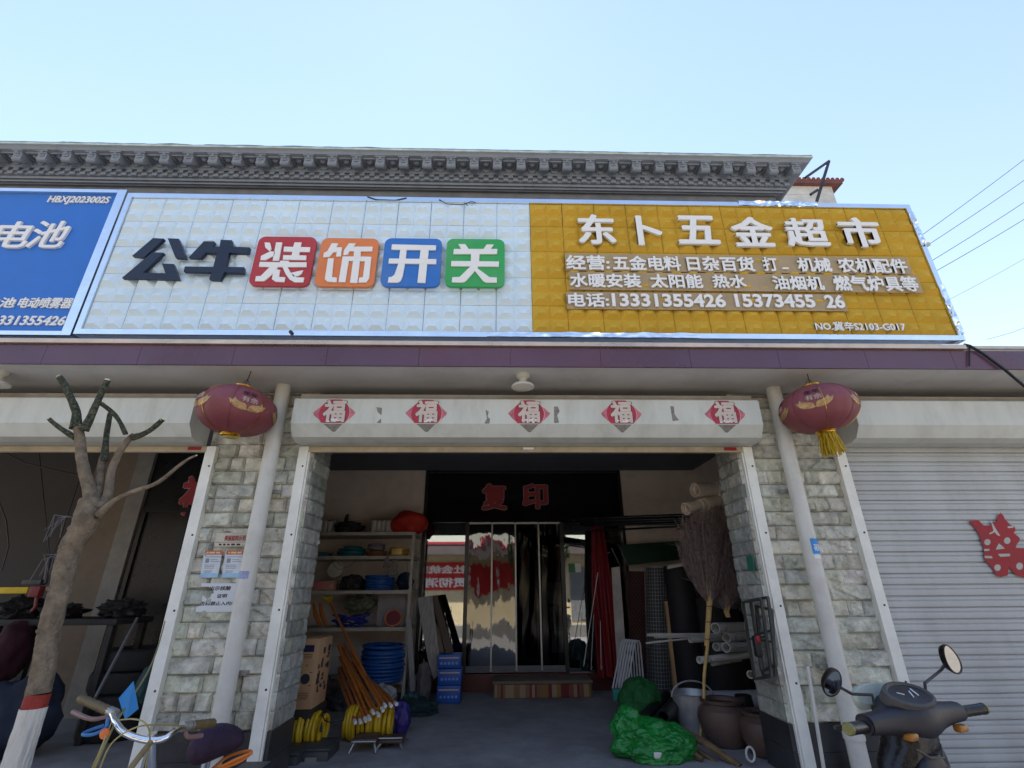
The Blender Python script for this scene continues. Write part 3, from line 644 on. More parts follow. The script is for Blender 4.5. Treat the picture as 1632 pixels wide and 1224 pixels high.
# entrance step
t = thing('entrance_step', (.58, 7.75, .15), 'low wooden step with red and gold patterned front before the door', 'step')
sx0, sx1 = at(785, 1090, Y=7.65).x, at(945, 1090, Y=7.65).x
MB().bbox(((sx0+sx1)/2, 7.9, .335), (sx1-sx0, .5, .04), .008).build('tread', mat('worn_wood', (.16, .12, .085), .7, var=.3, streak=(1, 8, 8)), t)
m = MB(); rr = random.Random(8); x = sx0+.03
pat = mat('patterned_front', (1, 1, 1), .35, var=.1, attr=True, bump=.05)
while x < sx1-.03:
    w = rr.uniform(.02, .07); c = rr.choice([(.16, .015, .02), (.24, .12, .03), (.22, .06, .05), (.30, .21, .12), (.14, .015, .02), (.2, .1, .06)]); m.box(x, min(x+w, sx1-.03), 7.67, 7.69, .155, .31, c); x += w
m.build('front_panel', pat, t, ang=0)
MB().box(sx0+.01, sx0+.04, 7.68, 8.12, .152, .314).box(sx1-.04, sx1-.01, 7.68, 8.12, .152, .314).build('side_panel', WOODB, t, ang=0)

# ------------------------------------------------------------------ under the canopy
def lantern(px, py, Y, tilt, tassel, label):
    c = at(px, py, Y=Y)
    t = thing('red_lantern', c, label, 'lantern', 'red lanterns under the canopy')
    A, B = .315, .212
    pinch = lambda k: 1-.022*(1 if k % 4 == 0 else 0)
    pr = [(A*math.cos(R(a))**.95 if abs(a) < 90 else 0, B*math.sin(R(a))) for a in range(-78, 79, 6)]
    o3 = lambda: MB()
    LM = mat('lantern_fabric', (.205, .05, .06), .5, var=.12, sc=3, bump=.04, dirt=.35, dcol=(.23, .10, .11), dsc=3)
    g = MB().lathe([(r, z) for r, z in pr], c, 64, pinch=pinch).build('globe', LM, t, ang=60)
    def sph(u, v, d, lon, lat, w, h):
        lo = R(lon)+(u-.5)*w; la = R(lat)+(v-.5)*h; a = A*math.cos(la)**.95+d*.003+.002
        return (c.x+a*math.sin(lo), c.y-a*math.cos(lo), c.z+(B+.003)*math.sin(la))
    GP = mat('gold_print', (.42, .27, .12), .4, .35, var=.4, sc=30, bump=0, dirt=.6, dcol=(.22, .06, .06), dsc=22)
    for lon in (-105, -38, 42, 112):
        for s_ in (-1, 1):
            fish = [(.5, .16), (.62, .12), (.8, .2), (.93, .42), (1, .75), (.9, .68), (.86, .9), (.8, .7), (.72, .62), (.6, .56), (.53, .45), (.52, .3)]
            if s_ < 0: fish = [(1-u, v) for u, v in fish]
            bm = bmesh.new(); f = bm.faces.new([bm.verts.new((u, v, 0)) for u, v in fish]); bmesh.ops.triangulate(bm, faces=[f]); bmesh.ops.subdivide_edges(bm, edges=bm.edges, cuts=2, use_grid_fill=True)
            MB().add([sph(q.co.x, q.co.y, 0, lon, -4, .95, .55) for q in bm.verts], [tuple(v.index for v in f.verts) for f in (bm.verts.index_update() or bm.faces)]).build('fish_print', GP, g, ang=180); bm.free()
        v, fs = text_geo('年年', .01); MB().add([sph(1-q[1], q[0], q[2]*.3, lon, 26, .22, .75) if False else sph(q[0], q[1], q[2]*.3, lon, 24, .40, .22) for q in v], fs).build('printed_characters', mat('dark_print', (.03, .012, .015), .6), g, ang=0)
        v, fs = text_geo('有余', .01); MB().add([sph(q[0], q[1], q[2]*.3, lon+1, 9, .40, .22) for q in v], fs).build('printed_characters', mat('pale_print', (.55, .42, .36), .6), g, ang=0)
    for k in range(16):
        if k % 2: continue
        a = k*math.pi/8+.35
        MB().tube([(c.x+(A*math.cos(R(l))**.95+.0015)*math.cos(a), c.y+(A*math.cos(R(l))**.95+.0015)*math.sin(a), c.z+B*math.sin(R(l))) for l in range(-76, 77, 8)], .0022, 4).build('rib', GOLD if k % 4 == 2 else LM, g)
    r1 = A*math.cos(R(78))**.95
    MB().lathe([(r1+.01, .185), (r1+.022, .197), (r1+.012, .203), (r1+.016, .212), (r1+.002, .216), (r1+.006, .226), (.05, .232), (0, .232)], c, 32).build('top_ring', GOLD, t)
    MB().lathe([(0, -.235), (.06, -.235), (r1-.0, -.228), (r1+.004, -.220), (r1-.004, -.213), (r1+.012, -.205), (r1+.008, -.19)], c, 32).build('bottom_ring', GOLD, t)
    m = MB().tube([(c.x, c.y, c.z+.23), (c.x+.01, c.y, 3.303)], .004, 5).tube([(c.x-.045, c.y, c.z+.232), (c.x, c.y, c.z+.30), (c.x+.045, c.y, c.z+.232)], .003, 5); m.build('hanging_wire', WIRE, t)
    if tassel:
        m = MB(); rr = random.Random(2)
        for k in range(190):
            a = rr.uniform(0, 6.283); r = r1*rr.uniform(.5, 1.0); L = rr.uniform(.14, .20); w = rr.uniform(-.02, .02)
            p = Vector((c.x+r*math.cos(a), c.y+r*math.sin(a), c.z-.228)); m.tube([p, p+Vector((w, rr.uniform(-.02, .02), -L*.5)), p+Vector((w*1.8+.012*math.cos(a), .012*math.sin(a), -L))], .0032, 3)
        m.build('tassel', mat('yellow_tassel', (.50, .34, .02), .7, var=.25, sc=40), t)
    if tilt:
        t.rotation_euler.y = R(tilt)
    return t
lantern(378, 655, 3.99, 5, False, 'red lantern with gold fish, without tassel, hanging between the pruned tree and the long housing')
lantern(1304, 652, 3.99, -4, True, 'red lantern with a yellow tassel hanging before the closed grey shutter')
def lamp(px, py, label):
    c = at(px, py, Z=3.302)
    t = thing('ceiling_lamp', c, label, 'lamp', 'lamps under the canopy')
    LP = mat('lamp_plastic', (.55, .53, .46), .4, var=.05)
    MB().lathe([(0, 0), (.065, 0), (.06, -.03), (.035, -.05), (.035, -.10), (0, -.10)], c, 28).build('base', LP, t)
    MB().lathe([(.04, -.085), (.095, -.105), (.104, -.118), (.10, -.128), (.05, -.142), (0, -.146)], c, 32).build('disc', LP, t)
lamp(833, 597, 'round cream ceiling lamp under the canopy above the middle housing')
lamp(2, 592, 'round cream ceiling lamp cut by the photo edge above the dark bay')
def pipe(px0, py0, px1, py1, label):
    a = (at(px0, py0, Y=4.33).x+at(px1, py1, Y=4.33).x)/2
    t = thing('drainpipe', (a, 4.33, 0), label, 'drainpipe', 'white drainpipes on the pillars')
    MB().tube([(a, 4.33, .0), (a, 4.33, 3.30)], .066, 28).build('pipe', PVC, t, ang=40)
    MB().lathe([(.067, 1.0), (.074, 1.0), (.074, 1.04), (.067, 1.04)], (a, 4.33, -.55), 28).build('coupling', PVC, t, ang=30)
    for z in (.9, 2.3): MB().box(a-.1, a+.1, 4.40, 4.455, z, z+.03).build('bracket', GREYSTEEL, t, ang=0)
    return a
pxl = pipe(447, 640, 350, 1160, 'white drainpipe in front of the stone pillar carrying paper notices')
pxr = pipe(1240, 640, 1368, 1224, 'white drainpipe in front of the pillar next to the closed shutter')
def wrap(name, px, py, h, a0, a1, x, m, label):
    c = at(px, py, Y=4.25); mb = MB().grid(14, 1, lambda u, v: (x+.0675*math.sin(R(a0+(a1-a0)*u)), 4.33-.0675*math.cos(R(a0+(a1-a0)*u)), c.z+(v-.5)*h))
    return mb.build(name, m, label=label, cat='sticker', ang=180)
SB = mat('blue_sticker', (.03, .26, .62), .5)
s = wrap('blue_sticker', 1296, 870, .125, -20, 70, pxr, SB, 'bright blue sticker wrapped round the drainpipe beside the closed shutter')
c_ = at(1296, 870, Y=4.25)
def on_pipe(x, zc, a0, a1, h): return lambda u, v, d: (x+(.0678+.0006*d)*math.sin(R(a0+(a1-a0)*u)), 4.33-(.0678+.0006*d)*math.cos(R(a0+(a1-a0)*u)), zc+(v-.5)*h)
letters('lettering', '花呗', None, 0, 0, LETW, s, bold=.03, fn=on_pipe(pxr, c_.z-.01, -5, 62, .055))
wrap('white_label', 1298, 887, .03, -15, 55, pxr, PAPER, 'narrow white strip stuck just below the blue pipe sticker')
wrap('faded_label', 396, 916, .06, -62, 30, pxl, mat('faded_blue_label', (.30, .34, .52), .6, var=.3, sc=60), 'faded bluish label stuck on the drainpipe beside the notices')

# paper diamonds on the housing
yh = 4.15
zTop, zMid, zBot = 3.10, 2.868, 2.765
PINK = mat('faded_red_print', (.50, .15, .19), .6, var=.35, sc=16, bump=.05)
CRM = mat('cream_print', (.60, .50, .45), .6, var=.08)
RES = mat('torn_residue', (.23, .215, .19), .85, var=.3, sc=40)
PLACES = ('first paper diamond from the left lantern', 'second paper diamond from the left lantern', 'middle paper diamond below the ceiling lamp', 'second paper diamond from the tasselled lantern', 'paper diamond nearest the tasselled lantern')
for i, px in enumerate((533, 680, 843, 990, 1155)):
    c = at(px, 656, Y=yh); cz = 2.963; hw, hh = .195, .185
    t = thing('paper_diamond', (c.x, yh-.002, cz-hh), PLACES[i]+', red and cream fortune character, lower tip torn away', 'paper decoration', 'red paper diamonds on the shutter housing')
    rr = random.Random(i+3)
    def clip(pts):
        out = []
        for (u0, v0), (u1, v1) in zip(pts, pts[1:]+pts[:1]):
            for lim, s_ in ((zTop-.003, 1),):
                pass
            out.append((u0, min(zTop-.004, max(zMid+.004, v0))))
        return out
    zb_, zt_ = zMid+.004, zTop-.004
    wd = lambda z: hw*(1-abs(z-cz)/hh)
    jag = [(c.x-wd(zb_)-.004, zb_), (c.x+wd(zb_), zb_)]
    right = [(c.x+wd(z)+rr.uniform(-.006, .004), z) for z in np.linspace(zb_+.02, zt_, 9)]
    left = [(c.x-wd(z)+rr.uniform(-.004, .006), z) for z in np.linspace(zt_, zb_+.02, 9)]
    MB().prism(jag+right+left, lambda u, v, d: (u, yh-.0006-d, v), 0, .001).build('paper', PINK, t, ang=0)
    disc = [(c.x+.135*math.cos(a), min(zt_-.001, max(zb_+.001, cz+.135*math.sin(a)))) for a in np.linspace(0, 6.283, 40, endpoint=False)]
    m = MB(); 
    m.prism(disc, lambda u, v, d: (u, yh-.0018-d, v), 0, .0006); m.build('red_disc', mat('crimson_print', (.42, .03, .06), .55, var=.3, sc=14), t, ang=0)
    ring = [(c.x+.139*math.cos(a), cz+.139*math.sin(a)) for a in np.linspace(-.95, 1.1, 26)]
    MB().tube([(u, yh-.0022, v) for u, v in ring if zb_ < v < zt_], .0022, 4).build('white_ring', CRM, t)
    letters('lettering_outline', '福', None, 0, 0, INK, t, bold=.052, fn=lambda u, v, d: (c.x-.106+.212*u, yh-.0026-.0008*d, zb_+.002+(zt_-zb_-.004)*v))
    letters('lettering', '福', None, 0, 0, CRM, t, bold=.034, fn=lambda u, v, d: (c.x-.100+.200*u, yh-.0036-.0008*d, zb_+.006+(zt_-zb_-.012)*v))
    m = MB()
    for k in range(7):
        u = c.x+rr.uniform(-.06, .06); v = zb_+rr.uniform(.002, .028); w = rr.uniform(.006, .016); m.prism([(u-w, v), (u+w, v+rr.uniform(-.004, .004)), (u+w*.8, v+.012), (u-w*.6, v+.014)], lambda a, b, d, k=k: (a, yh-.0046-d-.0002*k, b), 0, .0003)
    m.build('bare_flakes', PAPER, t, ang=0)
    q = lambda u, s_: (c.x+u, yh+.075*s_-.0012, zMid-(zMid-zBot)*s_-.0008)
    wt = wd(zMid)*.9
    MB().add([q(-wt, .02), q(wt, .02), q(wt*.15, .62), q(-wt*.1, .60), q(-wt*.5, .33)], [(0, 1, 2, 3, 4)]).build('residue', RES, t, ang=0)
for i, (px, poly) in enumerate(((604, [(600, 649), (609, 650), (608, 662), (602, 657)]), (778, [(774, 653), (779, 656), (777, 664), (781, 668), (780, 675), (772, 675), (776, 667)]), (887, [(883, 648), (889, 648), (892, 656), (888, 662), (891, 674), (883, 674)]), (1077, [(1068, 647), (1074, 648), (1075, 660), (1082, 670), (1072, 671)]), (605, [(607, 667), (608, 674), (600, 674)]))):
    MB().prism(poly, wall_fn(yh), .0008, .0018).build('tape_scrap', RES, label=('notched upper scrap of brown tape between the first two diamonds', 'wavy scrap of brown tape left of the middle diamond', 'blocky scrap of brown tape right of the middle diamond', 'slanting scrap of brown tape before the last diamond', 'small lower scrap of brown tape between the first two diamonds')[i], cat='tape scrap', group='tape scraps on the housing')

# notices on the left pillar
YN = 4.462
def board(name, quad, y, m, label, cat, d=.004, group=None):
    return MB().prism(quad, wall_fn(y), 0, d).build(name, m, ang=0, label=label, cat=cat, group=group)
pl = board('wall_plaque', [(346, 850), (400, 849), (399, 871), (343, 871)], YN-.005, mat('plaque_cream', (.52, .47, .38), .45), 'cream plaque with red characters above the two notices on the pillar', 'plaque', .012)
letters('lettering', '美丽庭院示范户', (358, 853, 397, 862), YN-.0172, .002, mat('plaque_red', (.28, .05, .04), .5), pl, bold=.03)
m = MB()
for a_, b_ in ((349, 353), (355.5, 359.5), (362, 366), (368.5, 374.5), (377, 383), (385, 396)): m.prism([(a_, 866.4), (b_, 866.4), (b_, 869.3), (a_, 869.3)] if b_ < 390 else [(a_, 868.4), (b_, 868.4), (b_, 869), (a_, 869)], wall_fn(YN-.0172), 0, .0012)
m.build('small_print', INK, pl, ang=0)
MB().box(at(345, 864, Y=YN).x, at(396, 864, Y=YN).x, YN-.0185, YN-.0172, at(370, 864.6, Y=YN).z, at(370, 864, Y=YN).z).build('rule', INK, pl, ang=0)
OR = mat('orange_header', (.50, .13, .05), .5); LBL = mat('pale_blue_band', (.33, .55, .75), .5); GRI = mat('grey_print', (.25, .27, .32), .7); 
for i, dx in enumerate((0, 34.2)):
    n = board('paper_notice', [(326+dx, 877.5), (355+dx, 877.5), (347+dx, 920.5), (319+dx, 920.5)], YN, mat('notice_paper', (.62, .66, .70), .5), ('paper notice with orange header, on the side of the dark bay', 'paper notice with orange header, right beside the drainpipe')[i], 'notice', .003, 'pair of notices on the stone pillar')
    f_ = wall_fn(YN-.0035)
    MB().prism([(327+dx, 877.5), (355+dx, 877.5), (354+dx, 884), (326+dx, 884)], f_, 0, .001).build('header_band', OR, n, ang=0)
    MB().prism([(320+dx, 913.5), (348.3+dx, 913.5), (347+dx, 920), (319+dx, 920)], f_, 0, .001).build('footer_band', LBL, n, ang=0)
    MB().prism([(328+dx, 890), (334+dx, 890), (332.6+dx, 897), (327+dx, 897)], f_, 0, .001).build('portrait', GRI, n, ang=0)
    m = MB()
    for k, (a, b, yy) in enumerate(((327, 353, 887), (336, 347, 891.5), (336, 351, 894.5), (326, 342, 900), (325.5, 342, 902.5), (325.5, 341, 905), (325, 338, 909.5), (324.5, 336, 911.5))):
        m.prism([(a+dx, yy), (b+dx, yy), (b+dx, yy+.9), (a+dx, yy+.9)], f_, 0, .001)
    m.build('text_lines', GRI, n, ang=0)
    m = MB()
    for a_, b_ in ((330, 332.5), (334, 343), (344.5, 351)): m.prism([(a_+dx, 879.4), (b_+dx, 879.4), (b_+dx, 882.2), (a_+dx, 882.2)], f_, .0012, .002)
    m.build('header_print', mat('header_text', (.7, .5, .3), .5), n, ang=0)
tn = board('torn_notice', [(321, 929.5), (380, 929.5), (378, 940), (378, 952), (374, 975), (312, 975.5), (313, 967), (318, 966), (322, 960), (323, 949), (331, 955), (337, 951), (336, 944), (341, 946), (339, 938), (333, 935), (321, 935)], YN, mat('thin_paper', (.66, .68, .70), .6, var=.04), 'torn white notice with black characters below the two coloured notices', 'notice', .003)
for ch, r in (('出示核酸', (334, 934, 368, 941)), ('证明', (346, 946.5, 362, 953)), ('否则禁止入内!', (319, 958.5, 370, 965))):
    letters('lettering', ch, r, YN-.0035, .001, INK, tn, bold=.022, shear=.1)

# red double happiness on the shutter
yx = 4.440
fx = lambda u, v, d: (lambda q: (q.x, yx-d, q.z))(at(u, v, Y=yx))
K = lambda pts: [(1530+x/8.745, 800+y/8.745) for x, y in pts]
t = thing('paper_cut', (at(1600, 920, Y=yx).x, yx, at(1600, 920, Y=yx).z), 'large red double happiness paper cut stuck askew on the closed shutter', 'paper decoration')
out = [(120, 262), (260, 258), (330, 330), (440, 325), (455, 280), (510, 275), (530, 180), (565, 150), (600, 185), (625, 240), (700, 320), (760, 345), (775, 400), (745, 430), (830, 500), (830, 540), (790, 590), (775, 640), (1080, 655), (1150, 560), (1300, 600), (1330, 760), (1250, 900), (1080, 1040), (880, 1050), (780, 1020), (720, 960), (690, 905), (672, 960), (665, 1025), (560, 1050), (500, 1020), (430, 900), (335, 800), (330, 640), (250, 420)]
bm = bmesh.new()
MB().prism(K(out), fx, 0, .0012).build('red_paper', REDP, t, ang=0)
m = MB()
for cx, cy, rx, ry in ((380, 560, 44, 44), (655, 540, 46, 46), (520, 915, 46, 46), (828, 895, 48, 50), (1010, 620, 40, 40), (1110, 900, 44, 44)): m.prism(K([(cx+rx*math.cos(a), cy+ry*math.sin(a)) for a in np.linspace(0, 6.283, 14, endpoint=False)]), fx, .0014, .0018)
for poly in ([(540, 575), (625, 650), (495, 665)], [(525, 725), (690, 720), (700, 755), (560, 765)], [(340, 750), (440, 755), (455, 785), (345, 785)], [(420, 240), (500, 380), (560, 475), (520, 465), (480, 420), (410, 455), (405, 435), (465, 405)], [(660, 340), (745, 335), (740, 360), (665, 365)], [(335, 655), (410, 655), (405, 680), (335, 685)]): m.prism(K(poly), fx, .0014, .0018)
m.build('cut_outs', mat('shutter_grey_seen', (.40, .41, .37), .5), t, ang=0)

# overhead lines and the neighbour behind
nb = thing('neighbour_building', (8, 13, 0), 'pale neighbour building whose cornice corner shows past the ochre sign end', 'building')
yn = 12.0; xr_ = at(1478, 395, Y=yn).x; zt_ = at(1480, 386, Y=yn).z
MB().box(2.5, xr_-.25, yn+.5, yn+6, 0, zt_-.35).build('wall', mat('pale_render', (.45, .44, .42), .8), nb, ang=0)
m = MB(); m.prism([(yn-.0, zt_), (yn, zt_-.12), (yn+.12, zt_-.16), (yn+.2, zt_-.34), (yn+.35, zt_-.42), (yn+.5, zt_-.60), (yn+.5, zt_)], lambda u, v, d: (d if d < 3 else xr_+.15-(u-yn), u, v), 2.5, 9)
m.build('cornice', mat('pale_stone', (.40, .39, .37), .8), nb, ang=0)
ends = ((1632, 250, 1466, 384), (1632, 283, 1487, 392), (1632, 318, 1486, 422), (1632, 345, 1490, 440), (1632, 408, 1513, 484), (1632, 517, 1592, 543))
for i, (a, b, c, d) in enumerate(ends):
    yw = 16.5 if i != 4 else 18.0
    p, q = at(a, b, Y=yw), at(c, d, Y=yw); e = (p-q); n_ = 26
    s0, s1 = -.35, 3.5
    pts = [q+e*(s0+(s1-s0)*k/n_)+Vector((0, 0, -.5*math.sin(math.pi*k/n_)+.5*math.sin(math.pi*(-s0+.5)/(s1-s0)) )) for k in range(n_+1)]
    MB().tube(pts, .013 if i < 4 else .007, 6).build('power_line', WIRE, label=('topmost overhead line crossing the sky at the right', 'second overhead line from the top', 'third overhead line from the top', 'fourth overhead line from the top, lowest of the thick ones', 'thin overhead line below the four thick ones', 'faint lowest overhead line near the canopy cap')[i], cat='power line', group='overhead lines at the right')
# cable on the fascia
pts = [at(1536, 549, Y=3.84), at(1545, 551, Y=3.83), at(1566, 563, Y=3.83), at(1600, 588, Y=3.83), at(1640, 622, Y=3.83), at(1700, 690, Y=3.83)]
MB().tube(pts, .012, 8).build('loose_wire', WIRE, label='black cable sagging across the purple fascia below the ochre sign', cat='cable')
MB().tube([at(1545, 551, Y=3.836), at(1545, 583, Y=3.836)], .007, 6).build('short_wire', WIRE, label='short black cable hanging straight down the fascia edge', cat='cable')
# ------------------------------------------------------------------ across the street (shop and trees seen in the door glass and the mirrors)
YO = -9.0
ob = thing('opposite_shop', (-2, YO, 0), 'low sunlit cream shop with a red banner, mirrored in the door glass', 'building')
OW = mat('cream_render', (.62, .52, .34), .8, var=.08, dirt=.2)
MB().box(-16, 12, YO-6, YO, 0, 3.35).build('wall', OW, ob, ang=0)
MB().box(-16.3, 12.3, YO-.05, YO+1.0, 3.1, 3.25).build('canopy', mat('dim_soffit', (.14, .12, .11), .8), ob, ang=0)
MB().box(-16.3, 12.3, YO+1.0, YO+1.06, 3.05, 3.5).build('fascia', mat('grey_fascia', (.12, .10, .10), .6), ob, ang=0)
MB().box(-16.3, 12.3, YO+.98, YO+1.1, 3.502, 3.62).build('red_edge', mat('red_trim', (.42, .03, .06), .5), ob, ang=0)
for x in (-13, -9.5, 4.5, 8): MB().box(x-1, x+1, YO+.003, YO+.03, .1, 2.5).build('door', mat('grey_door', (.16, .17, .18), .5), ob, ang=0)
bn = MB().box(-4.6, 3.2, YO+.05, YO+.06, 1.5, 2.75).build('banner', mat('banner_red', (.50, .012, .012), .6, var=.08), ang=0, label='red banner with white characters across the street, mirrored in the door glass', cat='banner')
for body, z0, z1, xs in (('社会统筹,', 2.22, 2.62, (-1.55, -4.1)), ('贯彻消防', 1.62, 2.05, (-1.5, -4.2))):
    letters('lettering', body, None, 0, 0, LETW, bn, bold=.03, fn=lambda u, v, d: (xs[0]+(xs[1]-xs[0])*u, YO+.061+.01*d, z0+(z1-z0)*v))
for nm, x0, x1, y1, h, c in (('sky_block_house', -46, -18, -8.5, 7.2, (.42, .36, .30)), ('sky_block_house', 14, 44, -9.2, 6.0, (.48, .42, .36))):  # side houses added out of view to keep low sky light off
    o = thing(nm, ((x0+x1)/2, y1, 0), ('taller brown-grey house' if x0 < 0 else 'beige house')+' added out of view beside the cream shop to block low sky', 'house')
    MB().box(x0, x1, y1-8, y1, 0, h).build('wall', mat('house_wall_%d' % int(h), c, .85, dirt=.3), o, ang=0); MB().box(x0-.3, x1+.3, y1-8.3, y1+.4, h, h+.25).build('roof', mat('roof_grey', (.2, .19, .18), .8), o, ang=0)
    k = x0+2
    while k < x1-2: MB().box(k-.8, k+.8, y1+.003, y1+.03, 1.0, 2.6).build('window', FR, o, ang=0); k += 3.5
LEAF = mat('street_leaf', (.045, .085, .02), .6, var=.4, sc=2)
def leafy(x, y, h, r, seed, label):
    t = thing('street_tree', (x, y, 0), label, 'tree', 'street trees across the road'); rr = random.Random(seed)
    MB().tube([(x, y, 0), (x+.05, y, h*.3), (x, y+.03, h*.6), (x+.04, y, h*.9)], [.11, .09, .06, .02], 8).build('trunk', mat('bark_dark', (.12, .09, .07), .9, var=.3), t)
    m = MB()
    for k in range(2600):
        d = Vector((rr.gauss(0, 1), rr.gauss(0, 1), rr.gauss(0, 1))).normalized()*rr.random()**.45
        if noise.noise(d*2.3+Vector((seed, 0, 0))) < -.12: continue
        c = Vector((x+d.x*r, y+d.y*r, h*.72+d.z*r*1.1)); a = Vector((rr.gauss(0, 1), rr.gauss(0, 1), rr.gauss(0, .6))).normalized(); b = a.orthogonal(); s_ = rr.uniform(.07, .13)
        m.add([c-a*s_, c+b*s_*.45, c+a*s_, c-b*s_*.45], [(0, 1, 2, 3)])
    m.build('crown', LEAF, t, ang=0)
leafy(1.9, -5.6, 4.3, 1.15, 3, 'leafy street tree across the road right of the red banner')
leafy(5.2, -5.8, 4.6, 1.2, 6, 'leafy street tree further along the road from the banner')

# ------------------------------------------------------------------ porch, left side
F0 = .15
def P(px, py, Y): return at(px, py, Y=Y)
def coil(name, c, Rr, r, turns, layers, m, label, cat='hose', group=None, axis='Z', jit=.15, parent=None, seed=1, taper=0, ang=60, ends=True):
    rr = random.Random(seed); mb = MB(); M = {'Z': Matrix(), 'X': Matrix.Rotation(R(90), 3, 'Y'), 'Y': Matrix.Rotation(R(90), 3, 'X')}[axis]
    for l in range(layers):
        for k in range(turns):
            ra = Rr-(r*2.0*k)-taper*l+rr.uniform(-jit, jit)*r*1.3; z = r*(1+1.85*l)+rr.uniform(-jit, jit)*r; ph = rr.uniform(0, 6)
            mb.tube([Vector(c)+M@Vector((ra*math.cos(a)*(1+.02*math.sin(2*a+ph)), ra*math.sin(a), z+r*.3*math.sin(a+ph))) for a in np.linspace(0, 6.283, 30, endpoint=False)], r, 7, closed=True)
    return mb.build(name, m, parent, ang=ang, label=label, cat=cat, group=group)
SH = mat('pale_shelf', (.40, .37, .31), .6, var=.12, dirt=.35)
ry0, ry1 = 7.5, 8.08
rxl, rxr = -3.05, P(655, 950, ry0).x
rack = thing('shelf_rack', ((rxl+rxr)/2, 7.8, F0), 'cream slotted steel shelf rack stacked with hoses on the porch', 'shelf rack')
sz = [P(575, y, ry0).z for y in (1085, 1000, 941, 886, 848)]
for z in sz: MB().box(rxl, rxr, ry0, ry1, z-.045, z).build('shelf', SH, rack, ang=0)
for x in (rxl, rxr-.04):
    for y in (ry0-.003, ry1-.035):
        m = MB().box(x+.0, x+.04, y-.001, y+.003, F0, sz[-1]-.05).box(x+.037, x+.041, y+.003, y+.04, F0, sz[-1]-.05)
        z = F0+.05
        while z < sz[-1]-.1: m.box(x+.014, x+.026, y-.0025, y-.001, z, z+.025); z += .05
        m.build('post', SH, rack, ang=0)
yi = 7.68
zb = lambda i: sz[i]+.003
# top shelf
p = P(556, 845, yi)
bag = thing('black_bag', (p.x, yi, sz[4]), 'crumpled black bag with a handle on the top shelf', 'bag')
MB().blob((p.x, yi, zb(4)+.075), (.21, .15, .10), 3, .3, 2.5, 4, .75).build('body', BLACKM, bag)
MB().tube([(p.x-.07, yi-.05, zb(4)+.13), (p.x-.04, yi-.05, zb(4)+.26), (p.x-.03, yi-.05, zb(4)+.27), (p.x-.03, yi-.05, zb(4)+.12)], .02, 8).build('handle', BLACKM, bag)
for px, lb in ((517, 'translucent white plastic bundle on the top shelf, by the stone reveal'), (609, 'translucent white plastic bundle on the top shelf, between black bag and red bag')):
    p = P(px, 845, yi); m = MB()
    for k in range(8): m.lathe([(0, 0), (.042, 0), (.046, .09), (.044, .17), (.02, .185), (0, .187)], (p.x-.12+.034*k, yi+.03*((k % 2)*2-1), zb(4)), 14)
    m.build('plastic_bundle', mat('milky_plastic', (.42, .40, .37), .35, var=.1), label=lb, cat='plastic bundle')
p = P(650, 846, 7.6)
MB().blob((p.x, 7.72, zb(4)+.14), (.27, .2, .19), 8, .22, 1.6, 4, .72, .03).build('red_bag', BAGR, label='bulging orange red bag on the top shelf beside the black transom', cat='bag')
# second shelf
p = P(509, 884, yi); coil('teal_hose', (p.x, yi, zb(3)), .16, .013, 3, 2, TEAL, 'low flat teal hose coil at the end of the second shelf', group='teal hose coils')
p = P(560, 884, yi); coil('teal_hose', (p.x, yi, zb(3)), .185, .014, 3, 4, TEAL, 'large teal hose coil on the second shelf below the black bag', group='teal hose coils')
coil('teal_hose', (p.x+.01, yi, zb(3)+.112), .13, .012, 3, 1, TEAL, 'small teal hose coil lying on top of the large teal coil', group='teal hose coils')
p = P(600, 884, yi); coil('brown_hose', (p.x, yi, zb(3)), .135, .013, 4, 3, mat('brown_hose', (.20, .085, .045), .4, var=.2), 'reddish brown hose coil on the second shelf under a clear coil')
coil('clear_hose', (p.x-.01, yi, zb(3)+.085), .115, .012, 4, 4, mat('clear_hose', (.20, .17, .19), .25, var=.15), 'smoky clear hose coil stacked on the brown coil')
p = P(636, 884, yi)
t = thing('yellow_hose_coil', (p.x, yi, sz[3]), 'tan yellow hose coil with a paper label on the second shelf end', 'hose')
coil('hose', (p.x, yi, zb(3)), .135, .0125, 3, 5, mat('tan_hose', (.46, .27, .05), .4, var=.12), None, None, parent=t)
MB().grid(6, 1, lambda u, v: (p.x+.151*math.sin(R(-35+60*u)), yi-.151*math.cos(R(-35+60*u)), zb(3)+.02+.075*v)).build('label', mat('yellow_label', (.6, .45, .15), .5), t)
# third shelf
p = P(517, 938, yi)
t = thing('pink_carton', (p.x, yi, sz[2]), 'small carton with pink and orange print on the third shelf', 'carton')
MB().bbox((p.x, yi, zb(2)+.065), (.32, .22, .13), .006).build('carton', mat('pink_carton', (.42, .20, .14), .7, var=.45, sc=9), t)
MB().box(p.x-.10, p.x+.02, yi-.113, yi-.1105, zb(2)+.03, zb(2)+.11).build('label', mat('pink_print', (.55, .14, .17), .6), t)
p = P(535, 908, 7.85); MB().lathe([(0, 0), (.115, 0), (.115, .03), (.04, .035), (.04, .02), (0, .02)], (p.x, 7.86, P(535, 908, 7.85).z), 28, Matrix.Rotation(R(80), 3, 'X')).build('cream_disc', mat('cream_plastic', (.5, .47, .38), .5), label='round cream disc leaning on the wall above the pink carton', cat='disc')
p = P(559, 938, yi); MB().blob((p.x, 7.72, zb(2)+.09), (.17, .14, .12), 12, .35, 3, 4, .7).build('dark_sack', mat('dark_sack', (.03, .024, .026), .7), label='dark crumpled sack beside the pink carton on the third shelf', cat='sack')
p = P(604, 938, 7.66); coil('blue_hose', (p.x, 7.68, zb(2)), .20, .0135, 2, 8, BLUEH, 'blue hose coil in clear film on the third shelf', jit=.3, seed=4, group='blue hose coils')
